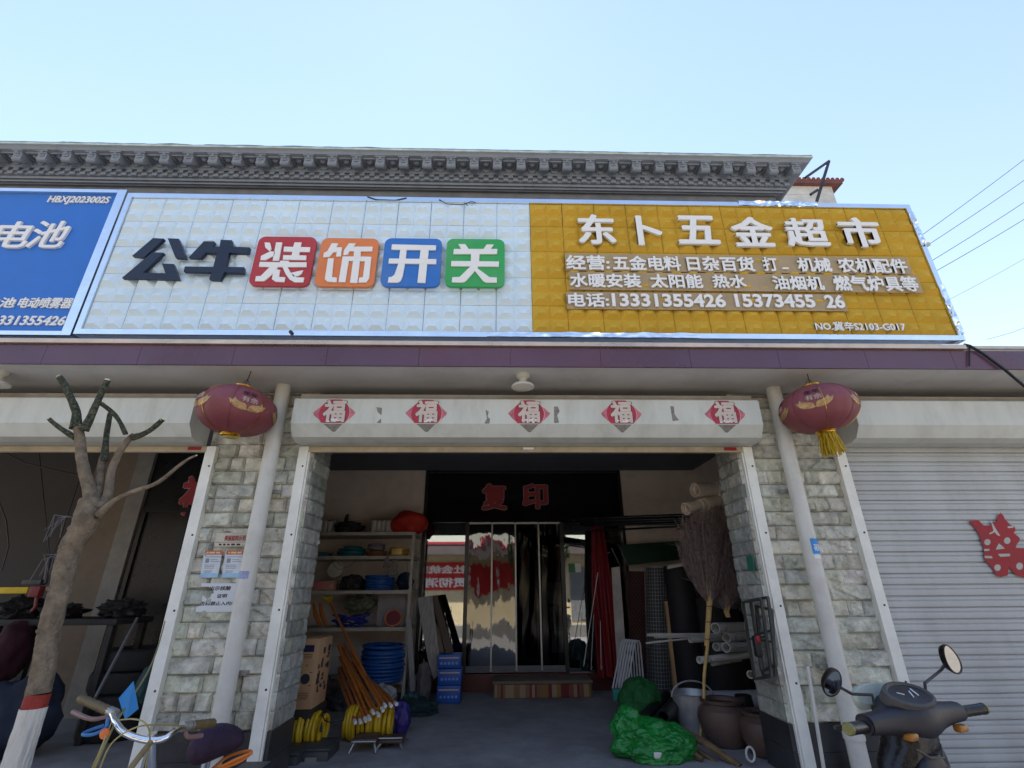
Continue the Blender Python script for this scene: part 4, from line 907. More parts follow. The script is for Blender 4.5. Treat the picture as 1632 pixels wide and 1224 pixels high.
p = P(644, 938, 7.7); MB().blob((p.x, 7.75, zb(2)+.11), (.12, .12, .13), 15, .25, 2.5, 4, .8).build('navy_sack', mat('navy_sack', (.008, .016, .04), .6), label='dark navy sack at the end of the third shelf', cat='sack')
# gloves and strings hanging from the second shelf
for i, (px, py, s_) in enumerate(((628, 902, 1), (617, 893, .7))):
    c = P(px, py, 7.47); m = MB()
    m.blob((c.x, 7.46, c.z), (.055*s_, .02, .075*s_), i+20, .2, 2, 3)
    for k in range(4): m.tube([(c.x+(k-1.5)*.028*s_, 7.46, c.z-.05*s_), (c.x+(k-1.5)*.034*s_, 7.455, c.z-.12*s_), (c.x+(k-1.5)*.036*s_, 7.46, c.z-(.16-.01*abs(k-1.5))*s_)], [.014*s_, .013*s_, .009*s_], 6)
    m.tube([(c.x, 7.46, c.z+.06), (c.x, 7.49, sz[3]-.03)], .004, 4)
    m.build('work_glove', mat('grey_glove', (.17, .15, .14), .8), label=('grey work glove hanging from the second shelf under the yellow coil', 'smaller grey work glove hanging beside the larger glove')[i], cat='glove', group='gloves hanging from the shelf')
m = MB()
for a, b, sag in (((530, 888), (572, 888), 16), ((527, 888), (548, 905), 10), ((648, 888), (652, 938), 2)):
    m.tube([P(a[0]+(b[0]-a[0])*k/10, a[1]+(b[1]-a[1])*k/10+sag*math.sin(math.pi*k/10), 7.47) for k in range(11)], .004, 4)
m.build('hanging_string', mat('grey_cord', (.10, .11, .10), .7), label='thin grey strings looping below the second shelf', cat='string')
# fourth shelf
rr = random.Random(9); c = P(560, 998, yi); m = MB()
for k in range(9):
    m.tube([(c.x+rr.uniform(-.05, .05)+(.13+.05*math.sin(k))*math.cos(a)*1.3, yi-.05+.12*math.sin(a), zb(1)+.03+.02*k*.7+.03*math.sin(2*a+k)) for a in np.linspace(0, 6.283, 24, endpoint=False)], .008, 5, closed=True)
m.build('blue_cable', mat('blue_cable', (.02, .03, .22), .4), label='tangled dark blue cable heap on the fourth shelf', cat='cable')
c = P(573, 962, 7.8); MB().blob((c.x, 7.85, c.z), (.2, .12, .12), 31, .4, 3, 4).build('leafy_pack', mat('olive_pack', (.12, .13, .08), .6, var=.5, sc=25), label='crinkled olive and white pack behind the blue cable', cat='pack')
MB().box(P(603, 960, 7.75).x, P(645, 960, 7.75).x, 7.75, 7.765, zb(1), P(620, 945, 7.75).z).build('grey_sheet', mat('grey_sheet', (.28, .25, .25), .7, var=.15), label='grey board standing upright at the end of the fourth shelf', cat='board')
c = P(626, 996, 7.6)
t = thing('red_tape_reel', (c.x, 7.6, sz[1]), 'dark red reel with an orange rim on the fourth shelf', 'reel')
MB().lathe([(.0, -.02), (.10, -.02), (.10, .02), (0, .02)], (c.x, 7.62, zb(1)+.105), 28, Matrix.Rotation(R(82), 3, 'X')).build('disc', mat('dark_red', (.16, .012, .02), .5), t)
MB().tube([(c.x+.115*math.cos(a), 7.585+.02*math.sin(a), zb(1)+.108+.10*math.sin(a)) for a in np.linspace(0, 6.283, 30, endpoint=False)], .009, 6, closed=True).build('rim', mat('orange_cable', (.60, .19, .06), .4), t)
# under the shelves
c = P(610, 1084, 7.55); coil('blue_hose', (c.x, 7.45, zb(0)+.01), .27, .02, 3, 11, BLUEH, 'big shiny blue hose coil below the shelves behind the handles', jit=.6, seed=7, group='blue hose coils')
c = P(612, 1090, 7.2); MB().blob((c.x, 7.15, .30), (.17, .12, .12), 41, .3, 3, 4, .85).build('white_sack', mat('dull_white_bag', (.33, .33, .34), .5), label='dull white plastic sack below the big blue coil', cat='sack')

for i, (px, py, Y_, sx_, sy_, sz_, m_, nm, lb) in enumerate((
        (520, 1082, 7.35, .20, .16, .20, mat('umber_sack', (.06, .045, .035), .8, var=.4), 'filled_sack', 'umber sack slumped under the shelves behind the cardboard box'),
        (548, 1100, 7.15, .16, .14, .13, mat('slate_sack', (.05, .055, .065), .7, var=.4), 'filled_sack', 'slate sack lying behind the orange poles'),
        (560, 1035, 7.7, .13, .12, .11, mat('rust_pack', (.16, .05, .025), .6, var=.5, sc=20), 'soft_pack', 'rust red pack on the bottom shelf left of the big blue coil'),
        (655, 1118, 7.05, .10, .10, .12, mat('teal_pack', (.02, .07, .075), .6, var=.5, sc=20), 'soft_pack', 'dark teal pack at the foot of the rack corner'))):
    q = P(px, py, Y_); z_ = F0+.6*sz_ if py > 1050 else zb(0)+.7*sz_
    MB().blob((q.x, Y_, z_), (sx_, sy_, sz_), 160+i, .35, 2.6, 4, .75, .1).build(nm, m_, label=lb, cat=nm.split('_')[1])
# orange tool handles, fanned out
bots = [(565, 1148), (573, 1147), (581, 1144), (587, 1141), (593, 1132), (601, 1136), (608, 1128), (612, 1122), (621, 1122), (629.6, 1120)]
tops = [(539, 1078), (540, 1064), (541, 1047), (539, 1030), (547, 1042), (553, 1047), (556, 1040), (566, 1052), (574, 1066), (585, 1080)]
NTH = ('first', 'second', 'third', 'fourth', 'fifth', 'sixth', 'seventh', 'eighth', 'ninth', 'tenth')
for i, (b, t_) in enumerate(zip(bots, tops)):
    p1, p0 = P(b[0], b[1], 5.62), P(t_[0], t_[1], 6.6)
    d = (p1-p0).normalized()
    if i > 3: p0 = p0-d*.25
    t = thing('wooden_pole', p1, NTH[i]+' orange wooden pole of the fan, counted from the cardboard box', 'pole', 'orange poles in a fan')
    MB().tube([p0, p0+d*(p1-p0).length*.5+Vector((0, 0, .004)), p1], .0165, 10).build('shaft', HANDLE, t)
    MB().tube([p1+d*.001, p1+d*.012, p1+d*.055], [.0165, .0185, .0165], 10).build('ferrule', mat('white_ferrule', (.7, .7, .68), .35), t)
p1, p0 = P(596, 1104, 6.0), P(527, 962, 7.15); d = (p1-p0).normalized()
t = thing('shovel', p1, 'long orange shovel handle with a yellow grip above the fan', 'shovel')
MB().tube([p0, p1], .017, 10).build('shaft', HANDLE, t)
g = P(527, 940, 7.15); sx = Vector((.055, 0, 0)); top = p0-d*.14
MB().tube([p0-d*.0, p0-d*.05], .021, 10).tube([p0-d*.04, top-sx], .013, 8).tube([p0-d*.04, top+sx], .013, 8).tube([top-sx*1.15, top+sx*1.15], .016, 10).build('grip', mat('yellow_grip', (.55, .38, .01), .4), t)
for i, (x, lb) in enumerate(((505, 'curved orange stick nearest the stone reveal above the cardboard box'), (515, 'curved orange stick beside the first curved one above the cardboard box'))):
    MB().tube([P(x-5, 962, 7.1), P(x-2, 980, 7.0), P(x+5, 996, 6.9)], [.015, .03, .022], 10).build('curved_stick', HANDLE, label=lb, cat='stick', group='curved orange sticks')
# cardboard box on a dark crate
yb_ = 5.45
x0, x1 = (P(482, 1018, yb_).x+P(461, 1130, yb_).x)/2, (P(512, 1018, yb_).x+P(494, 1131, yb_).x)/2
z1, z0 = P(497, 1018, yb_).z, P(478, 1131, yb_).z
t = thing('cardboard_box', ((x0+x1)/2, yb_+.2, z0), 'tall tan cardboard box with a printed fan circle on a dark crate', 'box')
MB().bbox(((x0+x1)/2, yb_+.2, (z0+z1)/2), (x1-x0, .40, z1-z0), .004).build('carton', CARD, t)
cx, W_ = (x0+x1)/2, x1-x0
m = MB(); m.lathe([(0, 0), (.044, 0), (.044, .0015), (0, .0015)], (cx, yb_-.0003, z0+(z1-z0)*.42), 28, Matrix.Rotation(R(90), 3, 'X'))
for sx_ in (-1, 1):
    for s2 in (-1, 1): m.box(cx+sx_*.05-.012, cx+sx_*.05+.012, yb_-.0015, yb_-.0003, z0+(z1-z0)*.42+s2*.055-.003, z0+(z1-z0)*.42+s2*.055+.003)
m.build('printed_fan', INK, t, ang=0)
MB().box(cx-.05, cx+.05, yb_-.0015, yb_-.0003, z1-.115, z1-.055).build('cut_window', mat('navy_print', (.02, .02, .06), .6), t, ang=0)
m = MB(); 
for k, (w, f) in enumerate(((.08, .77), (.09, .745), (.07, .72), (.03, .62), (.025, .60), (.1, .22), (.09, .195), (.1, .17), (.08, .145))): m.box(cx-w/2, cx+w/2, yb_-.0013, yb_-.0003, z0+(z1-z0)*f-.004, z0+(z1-z0)*f+.004)
m.build('printed_lines', mat('brown_print', (.26, .14, .07), .7), t, ang=0)
sd_ = MB()
rr = random.Random(4)
for k in range(22):
    yy = yb_+.03+rr.random()*.30; zz = z0+.08+rr.random()*(z1-z0-.2); sd_.box(x1+.0003, x1+.0013+.0001*k, yy, yy+rr.uniform(.03, .07), zz, zz+rr.uniform(.01, .06))
sd_.build('dark_print', INK, t, ang=0)
MB().bbox(((x0+x1)/2+.0, yb_+.2, (z0+F0)/2), (x1-x0+.04, .44, z0-F0-.004), .01).build('dark_crate', mat('dark_wood', (.028, .022, .018), .7, var=.3), label='dark wooden crate carrying the tall cardboard box', cat='crate')
# yellow corrugated hose reels
c = P(520, 1166, 6.05)
for i, (px, x_, lb) in enumerate(((520, 0, 'large yellow corrugated hose reel beside the dark crate'), (600, 0, 'yellow corrugated hose reel under the handle ends'))):
    c = P(px, 1160, 6.1)
    coil('yellow_hose_reel', (c.x-(.20 if i == 0 else .26), (5.52, 5.80)[i], F0+.145), .125, .021, 2, (9, 12)[i], YEL, lb, 'hose reel', 'yellow hose reels', axis='X', jit=.55, seed=i)
m = MB(); c = P(527, 1140, 5.8); m.tube([P(513, 1135, 5.37), P(517, 1148, 5.36), P(530, 1153, 5.36), P(547, 1148, 5.37), P(550, 1136, 5.37)], .006, 5); m.build('looped_cable', WIRE, label='thin black cable looped over the large yellow reel', cat='cable')
MB().lathe([(0, .0), (.005, .0), (.012, -.05), (.012, -.08), (.0, -.08)], P(513, 1150, 5.36), 10).build('cord_plug', BLACK, label='small black plug hanging on the yellow reel', cat='plug')
# crates and stools in front
def crate(px, py, Y, w, d, h, m, label, rz=0):
    c = P(px, py, Y); t = thing('tool_case', (c.x, Y, F0), label, 'case')
    zt_ = c.z; MB().bbox((c.x, Y+d/2, zt_-h/2), (w, d, h), .012).build('body', m, t); MB().bbox((c.x, Y+d/2, zt_+.011), (w+.02, d+.02, .022), .008).build('lid', m, t)
    MB().box(c.x-.05, c.x+.05, Y-.012, Y-.0005, zt_-.07, zt_-.04).build('latch', GREYSTEEL, t, ang=0)
CASE = mat('slate_case', (.045, .05, .055), .5, var=.2, dirt=.3, dcol=(.11, .11, .11))
crate(497, 1198, 5.15, .28, .35, .30, CASE, 'slate grey tool case nearest the yellow reel on the floor')
crate(452, 1205, 5.05, .24, .3, .26, CASE, 'lower slate grey case beside the stone reveal')
def stool(px, py, Y, label):
    c = P(px, py, Y); z = c.z; t = thing('folding_stool', (c.x, Y, F0), label, 'stool', 'low brown stools')
    MB().bbox((c.x, Y+.12, z-.012), (.22, .24, .025), .008).build('seat', mat('stool_brown', (.075, .045, .035), .5, var=.2), t)
    for sx_ in (-1, 1):
        MB().tube([(c.x+sx_*.09, Y+.02, z-.028), (c.x+sx_*.12, Y-.02, F0+.01), (c.x+sx_*.12, Y+.0, F0+.01)], .010, 8).build('leg', GREYSTEEL, t)
        MB().tube([(c.x+sx_*.09, Y+.22, z-.028), (c.x+sx_*.12, Y+.28, F0+.01)], .010, 8).build('leg', GREYSTEEL, t)
    MB().tube([(c.x-.108, Y, F0+.09), (c.x+.108, Y, F0+.09)], .008, 8).build('stretcher', GREYSTEEL, t)
stool(580, 1178, 5.35, 'low brown stool with steel legs next to the slate cases')
stool(622, 1180, 5.45, 'low brown stool with steel legs next to the blue bag')
c = P(640, 1150, 5.9); MB().blob((c.x-.03, 6.0, F0+.12), (.1, .1, .16), 51, .25, 2.5, 4, .75).build('violet_bag', mat('violet_bag', (.03, .02, .16), .5), label='violet blue plastic bag at the floor edge under the handles', cat='bag')
# teal net heap, cloth
c = P(668, 1120, 7.0); MB().blob((c.x-.02, 6.9, F0+.04), (.26, .2, .11), 61, .4, 3, 4, .4, .12).build('net_heap', mat('dark_teal_net', (.012, .035, .036), .8, var=.5, sc=60), label='dark teal net heap on the floor beside the planks', cat='net')
# leaning planks
PLK = (([(665, 953), (689, 949), (704, 1070), (692, 1082), (684, 1060)], 7.55, WOODG, 'pale grey weathered board leaning nearest the shelf rack'),
       ([(687, 950), (697, 948), (726, 1048), (714, 1052)], 7.62, WOODB, 'dark brown narrow board leaning behind the pale grey board'),
       ([(690, 985), (700, 1000), (713, 1062), (697, 1062)], 7.68, mat('tan_board', (.22, .16, .11), .7, var=.2, streak=(8, 8, 1)), 'tan board leaning low between the grey board and the glass'),
       ([(647, 985), (656, 985), (663, 1102), (655, 1104)], 7.45, WOODG, 'narrow grey post standing beside the rack corner'))
for q, Y, m_, lb in PLK: MB().prism(q, wall_fn(Y), 0, .028).build('leaning_board', m_, ang=0, label=lb, cat='board', group='boards leaning by the rack')
c = P(676, 1075, 7.35); MB().blob((c.x, 7.35, F0+.24), (.09, .08, .24), 71, .3, 2.5, 4, .95).build('grey_bundle', mat('grey_bundle', (.10, .09, .085), .8, var=.3), label='grey cloth bundle slumped at the foot of the boards', cat='bundle')
# blue water packs
BW = mat('blue_carton', (.02, .085, .36), .4, var=.12, bump=.03)
xc = P(716, 1080, 7.4).x
zz = F0
for i, h in enumerate((.205, .19, .165)):
    t = thing('blue_carton', (xc, 7.5, zz), ('lowest', 'middle', 'topmost')[i]+' blue carton of the stack beside the curtain', 'carton', 'stack of blue cartons')
    dx = (0, .006, -.008)[i]
    MB().bbox((xc+dx, 7.52, zz+h/2), (.31, .28, h-.004), .012).build('carton', BW, t)
    MB().box(xc+dx-.13, xc+dx+.13, 7.377, 7.3795, zz+h*.72, zz+h*.80).build('white_stripe', mat('pale_print', (.5, .55, .62), .5), t, ang=0)
    m = MB()
    for k in range(5): m.lathe([(.017, 0), (.017, .0015), (0, .0015)], (xc+dx-.10+.05*k, 7.3795, zz+h*.38), 12, Matrix.Rotation(R(90), 3, 'X'))
    m.build('printed_dots', mat('light_blue_print', (.15, .3, .6), .5), t, ang=0); zz += h
# ------------------------------------------------------------------ porch, right side
# hanging red cloth
Y = 7.85
zt_, zb_ = P(958, 838, Y).z, P(965, 1080, Y).z; xa, xb = P(946, 950, Y).x, P(975, 950, Y).x
def cloth(u, v):
    w = .55+.45*min(1, (1-v)*2.2)
    x = (xa+xb)/2+(xb-xa)*(u-.5)*w*1.15; return (x, Y+.035*math.sin(u*17+v*1.5)+.03*noise.noise(Vector((u*6, v*3, 0))), zb_+(zt_-zb_)*v)
m = MB().grid(40, 30, cloth); m.build('red_cloth', mat('red_cloth', (.19, .010, .014), .6, var=.15, bump=.1), label='dark red cloth hanging in folds right of the glass entrance', cat='cloth', ang=180)
t = MB().prism([(974, 905), (987, 903), (1001, 1092), (985, 1096)], wall_fn(7.75), 0, .025).build('white_board', mat('white_board', (.50, .46, .43), .6, dirt=.3), ang=0, label='tall off-white board leaning between the red cloth and net roll', cat='board')
MB().prism([(984, 869), (1084, 862), (1100, 890), (1000, 901)], wall_fn(8.0), 0, .05).build('green_board', mat('dark_green', (.006, .04, .022), .5, var=.2), ang=0, label='dark green board propped above the rolls against the wall', cat='board')
# thin white rods with hooks by the red cloth
for i, (a, b) in enumerate((((953, 912), (930, 1062)), ((957, 990), (958, 1068)), ((946, 980), (942, 1068)))):
    p, q = P(*a, 7.7), P(*b, 7.65); MB().tube([p, q, q+Vector((.02, -.01, .05))], .006 if i == 0 else .004, 6).build('white_rod', PVC, label=('longest thin white rod leaning against the red cloth', 'short thin white rod before the red cloth', 'thin white rod beside the glass edge')[i], cat='rod', group='thin white rods')
# rolls
def roll(px, pt, pb, Y, rpx, name, m, label, kind):
    c0, c1 = P(px[0], pt, Y), P(px[1], pb, Y); zc = (1.5-0); r = rpx*(Y*.98)/775
    z1, z0 = c0.z, max(c1.z, F0); x0_, x1_ = c0.x, c1.x
    f = lambda a, z: ((x1_+(x0_-x1_)*(z-z0)/(z1-z0))+r*math.cos(a), Y+r*math.sin(a), z)
    mb = MB()
    if kind == 'net':
        for k in range(18):
            for s_ in (-1, 1): mb.tube([f(k*2*math.pi/18+s_*6.0*(z-z0), z) for z in np.linspace(z0, z1, 40)], .0035, 3)
    elif kind == 'wire':
        for k in range(28): mb.tube([f(k*2*math.pi/28, z0), f(k*2*math.pi/28, z1)], .0028, 3)
        for z in np.arange(z0, z1, .045): mb.tube([f(a, z) for a in np.linspace(0, 6.283, 20, endpoint=False)], .0028, 3, closed=True)
    else:
        turns = 5
        mb.lathe([(r*.3, 0), (r, 0), (r, z1-z0), (r*.92, z1-z0), (r*.92, z1-z0-.02), (r*.8, z1-z0), (r*.7, z1-z0), (r*.7, z1-z0-.02), (r*.5, z1-z0), (r*.3, z1-z0)], ((x0_+x1_)/2, Y, z0), 28)
    if kind in ('net', 'wire'):
        t = thing(name, ((x0_+x1_)/2, Y, z0), label, 'roll', 'rolls standing at the right of the porch')
        mb.build('mesh', m, t, ang=60)
        inner = MB().tube([Vector(f(0, z0))-Vector((r, 0, 0)), Vector(f(0, z1-.01))-Vector((r, 0, 0))], r*.86, 20); inner.build('shaded_core', mat(name+'_core', tuple(c*.35 for c in m['rgb']), .9, var=.4, sc=50), t)  # solid core in a darkened roll colour, painting the shade inside
    else: mb.build(name, m, label=label, cat='roll', group='rolls standing at the right of the porch')
NETM = mat('red_brown_net', (.12, .04, .035), .7); NETM['rgb'] = (.10, .045, .04)
WIREM = mat('grey_wire', (.26, .27, .28), .45, .6); WIREM['rgb'] = (.16, .165, .17)
roll((1014, 1022), 910, 1096, 7.45, 14, 'net_roll', NETM, 'red brown diamond net roll next to the white board', 'net')
roll((1046, 1053), 904, 1100, 7.3, 18, 'wire_mesh_roll', WIREM, 'grey wire mesh roll between the net roll and cardboard tube', 'wire')
roll((1071, 1078), 958, 1098, 7.2, 9, 'cardboard_tube', CARD, 'plain brown cardboard tube standing behind the wire mesh roll', 'tube')
roll((1090, 1094), 902, 1100, 7.0, 21, 'black_sheet_roll', BLACKM, 'slim black sheet roll behind the front broom', 'solid')
roll((1145, 1147), 952, 1104, 7.0, 34, 'black_sheet_roll', BLACKM, 'wide black sheet roll behind the bundle of white pipes', 'solid')
roll((1196, 1196), 975, 1106, 7.1, 22, 'black_sheet_roll', BLACKM, 'black sheet roll nearest the right reveal', 'solid')
MB().prism([(1063, 902), (1104, 894), (1104, 899), (1063, 907)], wall_fn(6.75), 0, .05).build('white_strip', PVC, ang=0, label='short white plastic strip lying across the black roll top', cat='strip')
# black bars on top
for i, (a, b, r) in enumerate((((912, 827), (1105, 821), .022), (((918, 831)), (1105, 826), .026), ((925, 836), (1105, 829), .022), ((930, 833), (1108, 833), .024), ((944, 846), (1100, 838), .013), ((916, 838), (1102, 834), .014))):
    p, q = P(*a, 7.0), P(*b, 6.05); MB().hollow(p, q, r, .2, 12).build('black_bar', mat('black_gloss_bar', (.018, .018, .02), .22, .5, var=.2, bump=.01), label=('topmost', 'second', 'third', 'longest front', 'thin lower', 'short thin')[i]+' black tube of the bundle laid above the red cloth', cat='tube', group='black tubes laid across the porch')
# shelf bracket carrying them and the fittings
t = thing('wall_shelf', (2.9, 6.0, 2.1), 'dark steel shelf behind the brooms carrying pipes and fittings', 'shelf')
zsh = P(1130, 828, 6.6).z
zsh = P(1130, 829, 5.85).z
MB().box(P(1096, 830, 5.85).x, 3.338, 5.72, 6.25, zsh-.075, zsh-.05).build('shelf_board', STEEL, t, ang=0)
for y_ in (5.74, 6.2): MB().tube([(3.335, y_, zsh-.45), (P(1110, 830, 5.85).x, y_, zsh-.09)], .014, 6).build('bracket', STEEL, t, ang=30)
# pipe fittings
def fitting(a, b, Y, rpx, label, dz=0.):
    p, q = P(*a, Y), P(*b, Y+.12); r = rpx*Y*.97/775; d = (q-p).normalized(); L = (q-p).length
    t = thing('pipe_fitting', p, label, 'pipe fitting', 'cream pipe fittings above the brooms')
    MB().hollow(p+d*.06, q-d*.05, r*.86, .12, 24).build('barrel', PVCC, t); MB().hollow(p, p+d*.07, r, .14, 24).build('socket', PVCC, t); MB().hollow(q-d*.06, q, r, .14, 24).build('socket', PVCC, t)
fitting((1107, 781), (1146, 779), 5.8, 12, 'large cream pipe fitting on top of the pile above the brooms')
fitting((1150, 777), (1162, 774), 5.9, 12, 'short cream ring fitting beside the large upper fitting')
fitting((1093, 811), (1120, 804), 5.75, 10, 'small cream fitting at the near end of the lower row')
fitting((1122, 805), (1152, 797), 5.8, 11, 'cream fitting in the middle of the lower row')
fitting((1148, 796), (1164, 791), 5.9, 9, 'small cream fitting against the stone in the lower row')
# brooms
def broom(bind, head, foot, Y, wpx, seed, label, long=True):
    rr = random.Random(seed); b, h = P(*bind, Y), P(*head, Y); ax = (h-b); L = ax.length; ax.normalize(); side = Vector((1, 0, 0)); dep = Vector((0, 1, 0)); w = wpx*Y*.95/775
    t = thing('twig_broom', P(*foot, Y) if long else b, label, 'broom', 'twig brooms stood upside down')
    m = MB()
    for k in range(420):
        a = rr.uniform(0, 6.283); q = math.sqrt(rr.random()); s0 = .018*q; s1 = w*q*rr.uniform(.85, 1.1); ln = L*rr.uniform(.45, 1.03)*(1-.12*q)
        wob = Vector((rr.gauss(0, .012), rr.gauss(0, .012), rr.gauss(0, .01)))
        c, s_ = math.cos(a), math.sin(a)
        pts = []
        for f in (0, .3, .6, .85, 1): 
            sp_ = s0+(s1-s0)*min(1, f*1.25)**.8; pts.append(b+ax*ln*f+side*sp_*c+dep*sp_*s_*.55+wob*f*1.5)
        m.tube(pts, [.0036, .0032, .0028, .0022, .0012], 3, caps=False)
        for j in range(7):
            f = rr.uniform(.4, .99); i_ = min(3, int(f*4)); base = pts[i_].lerp(pts[i_+1], f*4-i_)
            m.tube([base, base+ax*rr.uniform(.02, .09)+Vector((rr.gauss(0, .04), rr.gauss(0, .03), 0))], [.0022, .0010], 3, caps=False)
    m.build('brush', TWIG, t, ang=180)
    m = MB(); f_ = P(*foot, Y); dn = (f_-b); 
    for k in range(60):
        a = rr.uniform(0, 6.283); q = math.sqrt(rr.random())*.026; up_ = rr.uniform(.1, .62)*L; sp_ = 1+6.5*up_/L; m.tube([b+ax*up_+Vector((math.cos(a)*q*sp_, math.sin(a)*q*sp_*.6-.012, 0)), b+Vector((math.cos(a)*q, math.sin(a)*q, 0)), b+dn*(.32 if long else .25)+Vector((math.cos(a)*q*.8, math.sin(a)*q*.8, 0))], .0042, 5)
    m.build('twig_bundle', BAMBOO, t)
    if long:
        p0 = b+dn*.22; m = MB(); n_ = 30; pts = [p0+(f_-p0)*k/n_+Vector((.006*math.sin(k*.4), 0, 0)) for k in range(n_+1)]
        m.tube(pts, [.0165*(1-.25*k/n_)*(1.14 if k % 6 == 0 else 1) for k in range(n_+1)], 10); m.build('bamboo_handle', BAMBOO, t)
        m = MB()
        for f in (.02, .14, .27): m.tube([b+dn*f+Vector((.029*math.cos(a), .029*math.sin(a), 0)) for a in np.linspace(0, 6.283, 14, endpoint=False)], .004, 4, closed=True)
        m.build('binding_wire', STEEL, t)
broom((1131, 962), (1114, 808), (1116, 1187), 5.5, 38, 1, 'twig broom with long bamboo handle, standing brush upward in front')
broom((1158, 975), (1165, 792), (1170, 1010), 5.62, 40, 2, 'greyer twig broom behind the front broom, its handle hidden', long=False)
c = P(1155, 935, 6.1); MB().blob((c.x, 6.12, c.z), (.29, .12, .22), 81, .3, 2, 4).build('grey_sack', mat('grey_sack', (.085, .08, .085), .8, var=.2), label='dark grey sack wedged behind the brooms', cat='sack')
# white pvc pipes
PIPES = (((1032, 1012, 6.1), (1148, 1011, 6.5), .016, 'thin flat white pipe sticking out furthest towards the wire roll'), ((1043, 1015, 6.15), (1150, 1014, 6.5), .014, 'second thin white pipe just below the furthest one'),
         ((1030, 1025, 6.0), (1105, 1017, 6.4), .009, 'cream stick below the two thin white pipes'), ((1100, 1020, 5.9), (1180, 1017, 6.4), .028, 'middle white pipe in front of the bamboo handle'),
         ((1140, 1001, 5.7), (1215, 998, 6.3), .052, 'thick white pipe on top of the bundle with printed marks'), ((1158, 1016, 5.75), (1215, 1012, 6.3), .046, 'thick grey-white pipe below the topmost thick pipe'),
         ((1141, 1031, 5.75), (1215, 1028, 6.3), .042, 'white pipe in the lower row nearest the broom handle'), ((1157, 1032, 5.6), (1215, 1030, 6.2), .046, 'thick white pipe in the lower row beside the metal frames'),
         ((1114, 1052, 5.5), (1204, 1043, 5.95), .033, 'lowest long white pipe with a round printed mark'), ((1135, 1058, 5.6), (1180, 1051, 6.0), .02, 'thin pipe wrapped in film under the lowest long pipe'), ((1196, 1075, 5.3), (1214, 1073, 5.6), .034, 'short cream pipe stub below the metal frames'))
for a, b, r, lb in PIPES:
    p, q = P(a[0], a[1], a[2]), P(b[0], b[1], b[2]); d = (q-p).normalized()
    o = MB().hollow(p, q, r, .14, 20).build('white_pipe', PVCC if 'cream' in lb else PVC, label=lb, cat='pipe', group='white pipes stacked at the right')
    if r > .03 and 'stub' not in lb:
        u = Vector((0, -1, 0)); u = (u-d*u.dot(d)).normalized(); w = d.cross(u)
        m = MB(); m.tube([p+d*(.12+.022*math.cos(a_))+u*r*1.012*math.cos(.022*math.sin(a_)/r+.2)+w*r*1.012*math.sin(.022*math.sin(a_)/r+.2) for a_ in np.linspace(0, 6.283, 16, endpoint=False)], .0022, 4, closed=True)
        for k in range(4): m.tube([p+d*(.2+.03*k)+u*r*1.012, p+d*(.215+.03*k)+u*r*1.012], .003, 4)
        m.build('printed_mark', INK, o)
# dark metal frames
FRM = mat('weathered_frame', (.055, .055, .05), .6, .3, var=.4, dirt=.5, dcol=(.16, .15, .13))
for i, q in enumerate((((1184, 960), (1213, 955), (1230, 1078), (1203, 1082)), ((1196, 957), (1224, 952), (1237, 1060), (1214, 1070)), ((1205, 966), (1230, 972), (1236, 1076), (1216, 1076)))):
    ps = [at(a, b, X=2.13+.035*i+(.05 if b < 1000 else 0)) for a, b in q]
    m = MB(); 
    for k in range(4): m.tube([ps[k], ps[(k+1) % 4]], .014, 4)
    m.tube([ps[0].lerp(ps[3], .5), ps[1].lerp(ps[2], .5)], .01, 4); m.build('metal_frame', FRM, ang=0, label=('front dark metal frame leaning on the right reveal, beside the pipe ends', 'middle dark metal frame of the three leaning frames', 'rear dark metal frame touching the reveal stones')[i], cat='frame', group='dark metal frames leaning at the reveal')
c = at(1207, 1030, X=2.10); t = thing('hand_tool', c, 'small black tool with a red button hooked on the metal frames', 'tool')
MB().bbox(c, (.06, .06, .16), .02).build('body', BLACK, t); MB().bbox((c.x, c.y-.033, c.z+.055), (.035, .02, .05), .008).build('button', REDP, t)
gq = [at(a_, b_, X=2.236) for a_, b_ in ((1189, 887), (1199, 885), (1202, 909), (1192, 910))]
MB().add([tuple(v) for v in gq]+[(v.x+.004, v.y, v.z) for v in gq], [(0, 1, 2, 3), (7, 6, 5, 4), (0, 4, 5, 1), (1, 5, 6, 2), (2, 6, 7, 3), (3, 7, 4, 0)]).build('green_label', mat('green_label', (.03, .16, .10), .5), ang=0, label='small green and white label on the right stone reveal', cat='label')
# white folding leg frames
for i in range(6):
    dx = i*4.6; Yl = 7.35-.06*i
    tp, lf, rt = P(994+dx*.9, 1019+i*.4, Yl), P(976+dx*1.0, 1099, Yl-.1), P(1003+dx, 1088+i*.5, Yl+.1)
    MB().tube([lf, tp+Vector((-.03, 0, -.03)), tp, tp+Vector((.03, 0, -.005)), tp+Vector((.045, .01, -.04)), rt], .0105, 8).build('leg_frame', mat('white_enamel', (.6, .6, .62), .35), label=NTH[i]+' white bent leg frame of the stack, counted from the red cloth', cat='leg frame', group='white bent leg frames')
c = P(985, 1108, 6.9); MB().bbox((c.x, 6.95, c.z), (.11, .1, .12), .006).build('teal_box', mat('teal_box', (.03, .22, .19), .5), label='small teal box on the floor beside the green sack', cat='box')
